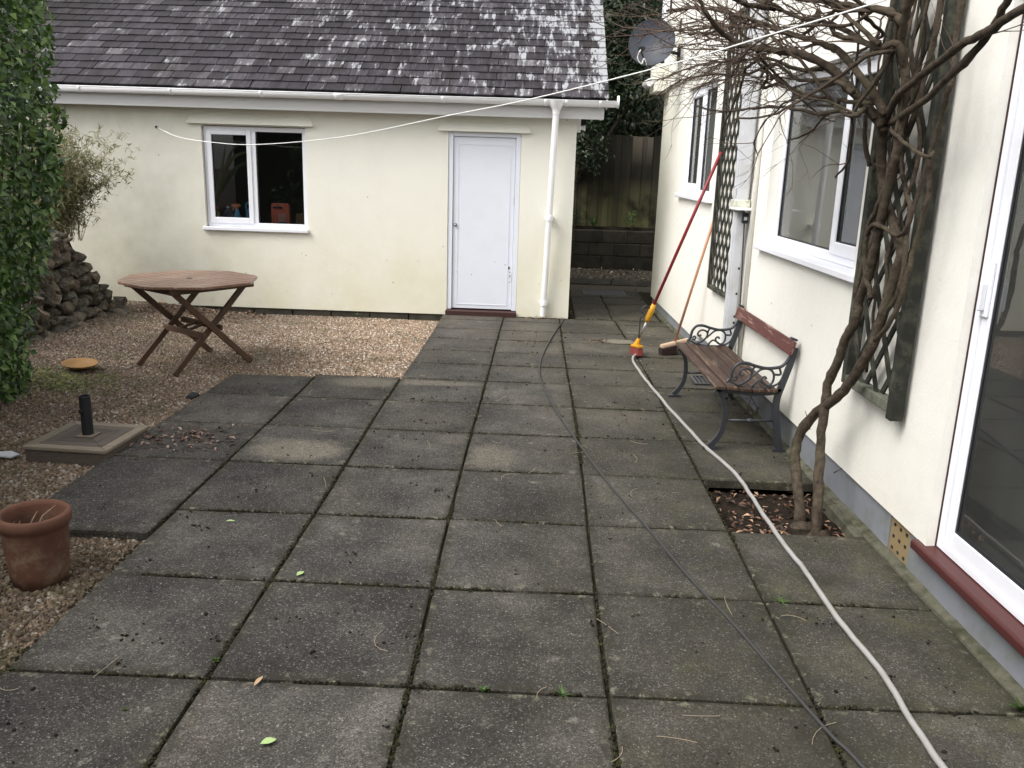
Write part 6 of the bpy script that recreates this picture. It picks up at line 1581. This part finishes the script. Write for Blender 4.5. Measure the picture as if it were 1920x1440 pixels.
# ================================================================ TREES beyond the fence and behind the garage, hedge behind the viewer
def leafy_tree(name, label, base, h, blobs_, n, size, mat, seed, group, trunk_r=0.11):
    rg_ = np.random.default_rng(seed); t = thing(name, label, 'tree', base, group); b = Vector(base)
    tr_ = MB(); topc = Vector(blobs_[0][0])
    tr_.tube(smooth_path([b, b.lerp(topc, 0.5) + Vector((0.1, 0.05, 0)), topc], 6), [trunk_r * (1 - 0.75 * i / 12) for i in range(13)], 9)
    for (c, r) in blobs_[1:]: tr_.tube(smooth_path([b.lerp(topc, 0.35), b.lerp(topc, 0.45).lerp(Vector(c), 0.6) + Vector((0, 0, 0.1)), Vector(c)], 4), [trunk_r * 0.5 * (1 - 0.85 * i / 8) for i in range(9)], 6)
    tr_.build('trunk', BARK, t, smooth=True)
    P = []; N = []; tot = sum(r[0] * r[1] * r[2] for c, r in blobs_)
    for c, r in blobs_:
        k = int(n * r[0] * r[1] * r[2] / tot); u = rg_.normal(0, 1, (k, 3)); u /= np.linalg.norm(u, axis=1)[:, None]
        lump = np.array([0.75 + 0.5 * mnoise.noise(Vector(x * 2.2 + c[0])) for x in u])[:, None]
        P.append(np.array(c) + u * np.array(r) * (rg_.random((k, 1)) ** 0.33) * lump); N.append(u + np.array([0, 0, 0.6]))
    P = np.concatenate(P); N = np.concatenate(N)
    V, F, T = leaf_cloud(P, N, rg_.uniform(0.6, 1.2, len(P)) * size, 0.5, 0.2, droop=0.8, rng=rg_, jitter=1.0)
    mesh_np('crown', V, F, mat, t, 'stuff', T); return t
G_ = 'dark evergreens beyond the alley fence'
leafy_tree('evergreen_tree', 'dark glossy evergreen tree rising behind the alley fence', (2.3, 14.6, 0.3), 6, [((2.2, 14.4, 4.2), (1.4, 0.9, 1.9)), ((1.2, 14.3, 2.9), (1.1, 0.8, 1.3)), ((3.3, 14.3, 3.0), (1.1, 0.8, 1.3)), ((2.2, 13.9, 2.6), (1.2, 0.5, 0.7))], 15000, 0.12, LEAFD, 3, G_)
leafy_tree('evergreen_tree', 'dark ivy clad tree between garage roof and alley fence', (1.3, 13.6, 0.0), 5, [((1.80, 12.60, 2.15), (0.62, 0.25, 0.75)), ((1.95, 12.85, 3.2), (0.9, 0.5, 0.9)), ((2.75, 12.95, 3.0), (0.7, 0.4, 0.75)), ((2.3, 13.0, 4.3), (1.0, 0.5, 0.9))], 9000, 0.085, LEAFD, 4, G_)
bk = MB(); bk.box((2.5, 16.2, 2.5), (12, 0.5, 6.0)); o = bk.build('far_hedge', simple('dark far hedge', (0.010, 0.014, 0.008), 1.0, 0.5, 6, 0.8)); tag(o, 'dark hedge far behind the alley trees', 'hedge')
leafy_tree('evergreen_tree', 'dark tree behind the left end of the garage roof', (-6.2, 10.3, 0.0), 6, [((-6.1, 10.0, 3.8), (1.2, 0.9, 1.5)), ((-5.9, 8.6, 3.2), (0.7, 0.7, 1.3)), ((-6.3, 9.0, 4.6), (0.9, 0.8, 1.0))], 7000, 0.13, LEAFD, 6, None)
leafy_tree('evergreen_tree', 'broad dark tree standing behind the viewer', (0.5, -12.0, 0.0), 8, [((0.5, -11.5, 4.2), (4.0, 1.4, 3.2)), ((-4.0, -11.0, 3.2), (3.0, 1.3, 3.2)), ((4.5, -11.0, 3.0), (3.0, 1.2, 3.0)), ((0.5, -10.6, 1.4), (5.0, 0.9, 1.5))], 9000, 0.30, LEAFD, 7, None, 0.25)

# ================================================================ DEAD LEAVES AND LITTLE WEEDS
def litter(name, label, n, fn, size, mat, seed, zfun):
    rg_ = np.random.default_rng(seed); P = []; 
    while len(P) < n:
        p = fn(rg_)
        if p is not None: P.append((p[0], p[1], zfun(p[0], p[1]) + rg_.uniform(0.002, 0.014)))
    P = np.array(P); V, F, T = leaf_cloud(P, np.tile([0, 0, 1.0], (n, 1)), rg_.uniform(0.5, 1.2, n) * size, 0.42, 0.35, rng=rg_, jitter=0.55)
    o = mesh_np(name, V, F, mat, None, 'stuff', T); o['label'] = label; return o
def pit(rg_):
    x, y = rg_.uniform(2.11, 2.76), rg_.uniform(1.45, 2.15)
    if (x - 2.56) ** 2 + (y - 1.58) ** 2 < 0.012: return None
    if rg_.random() > 0.35 + 0.75 * mnoise.noise(Vector((x * 4, y * 4, 2))) + 0.5 * (y < 1.62): return None
    return x, y
litter('pit_leaves', 'brown dead leaves filling the planting pit', 330, pit, 0.046, LITTER, 1, lambda x, y: -0.072 + 0.02 * mnoise.noise(Vector((x * 8, y * 8, 0))))
def pile(rg_):
    r_ = abs(rg_.normal(0, 0.21)); a = rg_.uniform(0, 6.28); x, y = -1.06 + r_ * 1.2 * math.cos(a), 2.52 + r_ * 0.85 * math.sin(a)
    return (x, y) if x > -1.39 and x < -0.72 and 2.19 < y < 2.86 else None
litter('leaf_debris', 'scatter of reddish dead leaves on the muddy corner slab by the parasol base', 170, pile, 0.046, LITTERR, 2, lambda x, y: 0.006)
def gbase(rg_):
    x, y = rg_.uniform(-3.35, -2.0), rg_.uniform(6.55, 7.33)
    return (x, y) if rg_.random() < (y - 6.4) * 1.1 * (1 - (x + 3.35) / 1.6) else None
litter('wall_leaves', 'drift of brown leaves at the garage foot beside the stone wall', 330, gbase, 0.06, LITTER, 3, lambda x, y: gz(x, y) + 0.012)
def gall(rg_):
    x, y = rg_.uniform(-3.4, 0.0), rg_.uniform(-0.2, 7.2)
    if not inside_gravel(x, y) or rg_.random() > 0.25 + 0.75 * min(1, max(0, (-1.4 - x) / 1.4)): return None
    return x, y
litter('gravel_leaves', 'small dead leaves strewn over the gravel', 260, gall, 0.034, LITTER, 4, lambda x, y: gz(x, y) + 0.010)
def alley(rg_):
    x, y = rg_.uniform(1.5, 3.0), rg_.uniform(11.1, 12.55)
    return x, y
litter('alley_leaves', 'pale brown leaves on the gravel strip at the alley end', 620, alley, 0.060, LITTERP, 5, lambda x, y: -0.01)
def alley2(rg_):
    k = rg_.integers(0, 5)
    if k == 4: return 1.76 + rg_.normal(0, 0.05), 6.12 + rg_.normal(0, 0.05)
    if k == 0: return rg_.uniform(1.46, 1.55), rg_.uniform(7.45, 9.9)
    if k == 1: return rg_.uniform(1.5, 2.7), rg_.uniform(9.95, 10.5)
    if k == 2: return 2.55 + rg_.normal(0, 0.04), rg_.uniform(7.6, 10.2)
    return rg_.uniform(0.9, 1.45), rg_.uniform(7.25, 7.38)
litter('alley_debris', 'leaf crumbs along the alley edges and the garage foot', 240, alley2, 0.035, LITTER, 6, lambda x, y: 0.003)
# mud patch under the debris
mud = MB(); vs = [(-1.06, 2.52, 0.0085)]; n_ = 120
for k in range(n_):
    a = 2 * math.pi * k / n_; r_ = 0.21 * (1 + 0.7 * mnoise.noise(Vector((math.cos(a) * 2, math.sin(a) * 2, 5))) + 0.5 * mnoise.noise(Vector((math.cos(a) * 9, math.sin(a) * 9, 8)))); vs.append((max(-1.385, -1.06 + 1.25 * r_ * math.cos(a)), min(2.86, max(2.20, 2.52 + 1.1 * r_ * math.sin(a))), 0.0055))
mud.add(vs, [(0, 1 + k, 1 + (k + 1) % n_) for k in range(n_)]); o = mud.build('mud_patch', simple('dried mud', (0.058, 0.052, 0.046), 0.95, 0.6, 25, 0.9, dirt=((0.025, 0.022, 0.018), 16, 0.8)), kind='stuff'); o['label'] = 'dried mud under the dead leaves on the corner slab'
# moss on the gravel near the saucer
mp_ = np.array([(-2.72 + RNG.normal(0, 0.24), 3.86 + RNG.normal(0, 0.16), 0) for _ in range(900)]); mp_[:, 2] = [gz(x, y) + 0.004 for x, y, _ in mp_]
V, F, T = blobs(mp_, RNG.uniform(0.012, 0.03, len(mp_)), 1, flat=0.5)
o = mesh_np('moss_cushion', V, F, m_leaf('yellow green moss', (0.045, 0.055, 0.014), (0.085, 0.095, 0.022), (0.16, 0.16, 0.06), 0.95, 0.0), None, 'stuff', T); o['label'] = 'yellow green moss on the gravel in front of the saucer'
# single fallen leaves
def one_leaf(name, label, x, y, L_, ang, mat, asp=0.6):
    a = Vector((math.cos(ang), math.sin(ang), 0)); b = Vector((-a.y, a.x, 0)); c = Vector((x, y, 0.006)); pts = []
    prof_ = [(0, 0.0), (0.2, 0.6), (0.45, 1.0), (0.7, 0.8), (0.9, 0.35), (1.0, 0.0)]
    vs = []; 
    for s, w in prof_: vs += [c + a * (s - 0.5) * L_ + b * w * asp * L_ / 2 + Vector((0, 0, 0.005 * w + 0.002)), c + a * (s - 0.5) * L_ + Vector((0, 0, 0.001 + 0.004 * s)), c + a * (s - 0.5) * L_ - b * w * asp * L_ / 2 + Vector((0, 0, 0.004 * w + 0.002))]
    fs = []
    for i in range(len(prof_) - 1):
        for k in range(2): fs.append((i * 3 + k, i * 3 + k + 1, i * 3 + 4 + k, i * 3 + 3 + k))
    mb = MB(); mb.add(vs, fs); o = mb.build(name, mat, smooth=True); return tag(o, label, 'leaf')
one_leaf('fallen_leaf', 'pale green fallen leaf on the slabs right of the mossy long joint', 0.118, 0.775, 0.045, 1.1, GREENL)
one_leaf('fallen_leaf', 'small pale green fallen leaf nearest the terracotta pot', -0.37, 1.29, 0.045, 0.1, GREENL, 0.35)
one_leaf('fallen_leaf', 'pale green fallen leaf at the very bottom edge of the picture', 0.32, -0.33, 0.05, 0.5, GREENL)
one_leaf('fallen_leaf', 'narrow straw coloured fallen leaf on the slab just below the clover like weed', 0.19, -0.02, 0.06, 1.35, simple('straw leaf', (0.48, 0.33, 0.20), 0.7), 0.28)
GW = 'little weeds rooted in the paving joints'
tuft('joint_weed', 'bright clover like weed in the long joint at lower left', (-0.005, 0.10, -0.004), 14, 0.022, 0.022, WEED, 'weed', 0.006, GW, 11)
tuft('joint_weed', 'tiny green weed in the cross joint at lower centre', (0.965, -0.005, -0.004), 14, 0.024, 0.03, WEED, 'weed', 0.006, GW, 12)
tuft('joint_weed', 'straggling grassy weed in the cross joint left of the thin cable', (1.235, -0.005, -0.004), 16, 0.028, 0.05, WEED, 'weed', 0.003, GW, 13)
tuft('joint_weed', 'mossy green weed in the joint beside the pale hose', (2.18, 0.728, -0.004), 34, 0.012, 0.05, WEED, 'weed', 0.0022, GW, 14)
tuft('joint_weed', 'green weed growing against the plinth at the lower right', (2.80, 0.02, 0.0), 22, 0.05, 0.06, WEED, 'weed', 0.007, GW, 15)
tuft('joint_weed', 'small weed at the foot of the garage wall on the gravel', (-1.0, 7.33, -0.05), 22, 0.05, 0.08, WEED, 'weed', 0.006, None, 16)
tuft('joint_weed', 'two tiny leaves below the clover like weed in the long joint', (-0.19, -0.2, -0.004), 5, 0.016, 0.012, WEED, 'weed', 0.005, GW, 17)
bushlet('plinth_weed', 'dead twiggy weed under the bench against the plinth', (2.74, 3.55, 0.0), 0.09, 24, 0.022, LITTER, 'weed', None, 21)
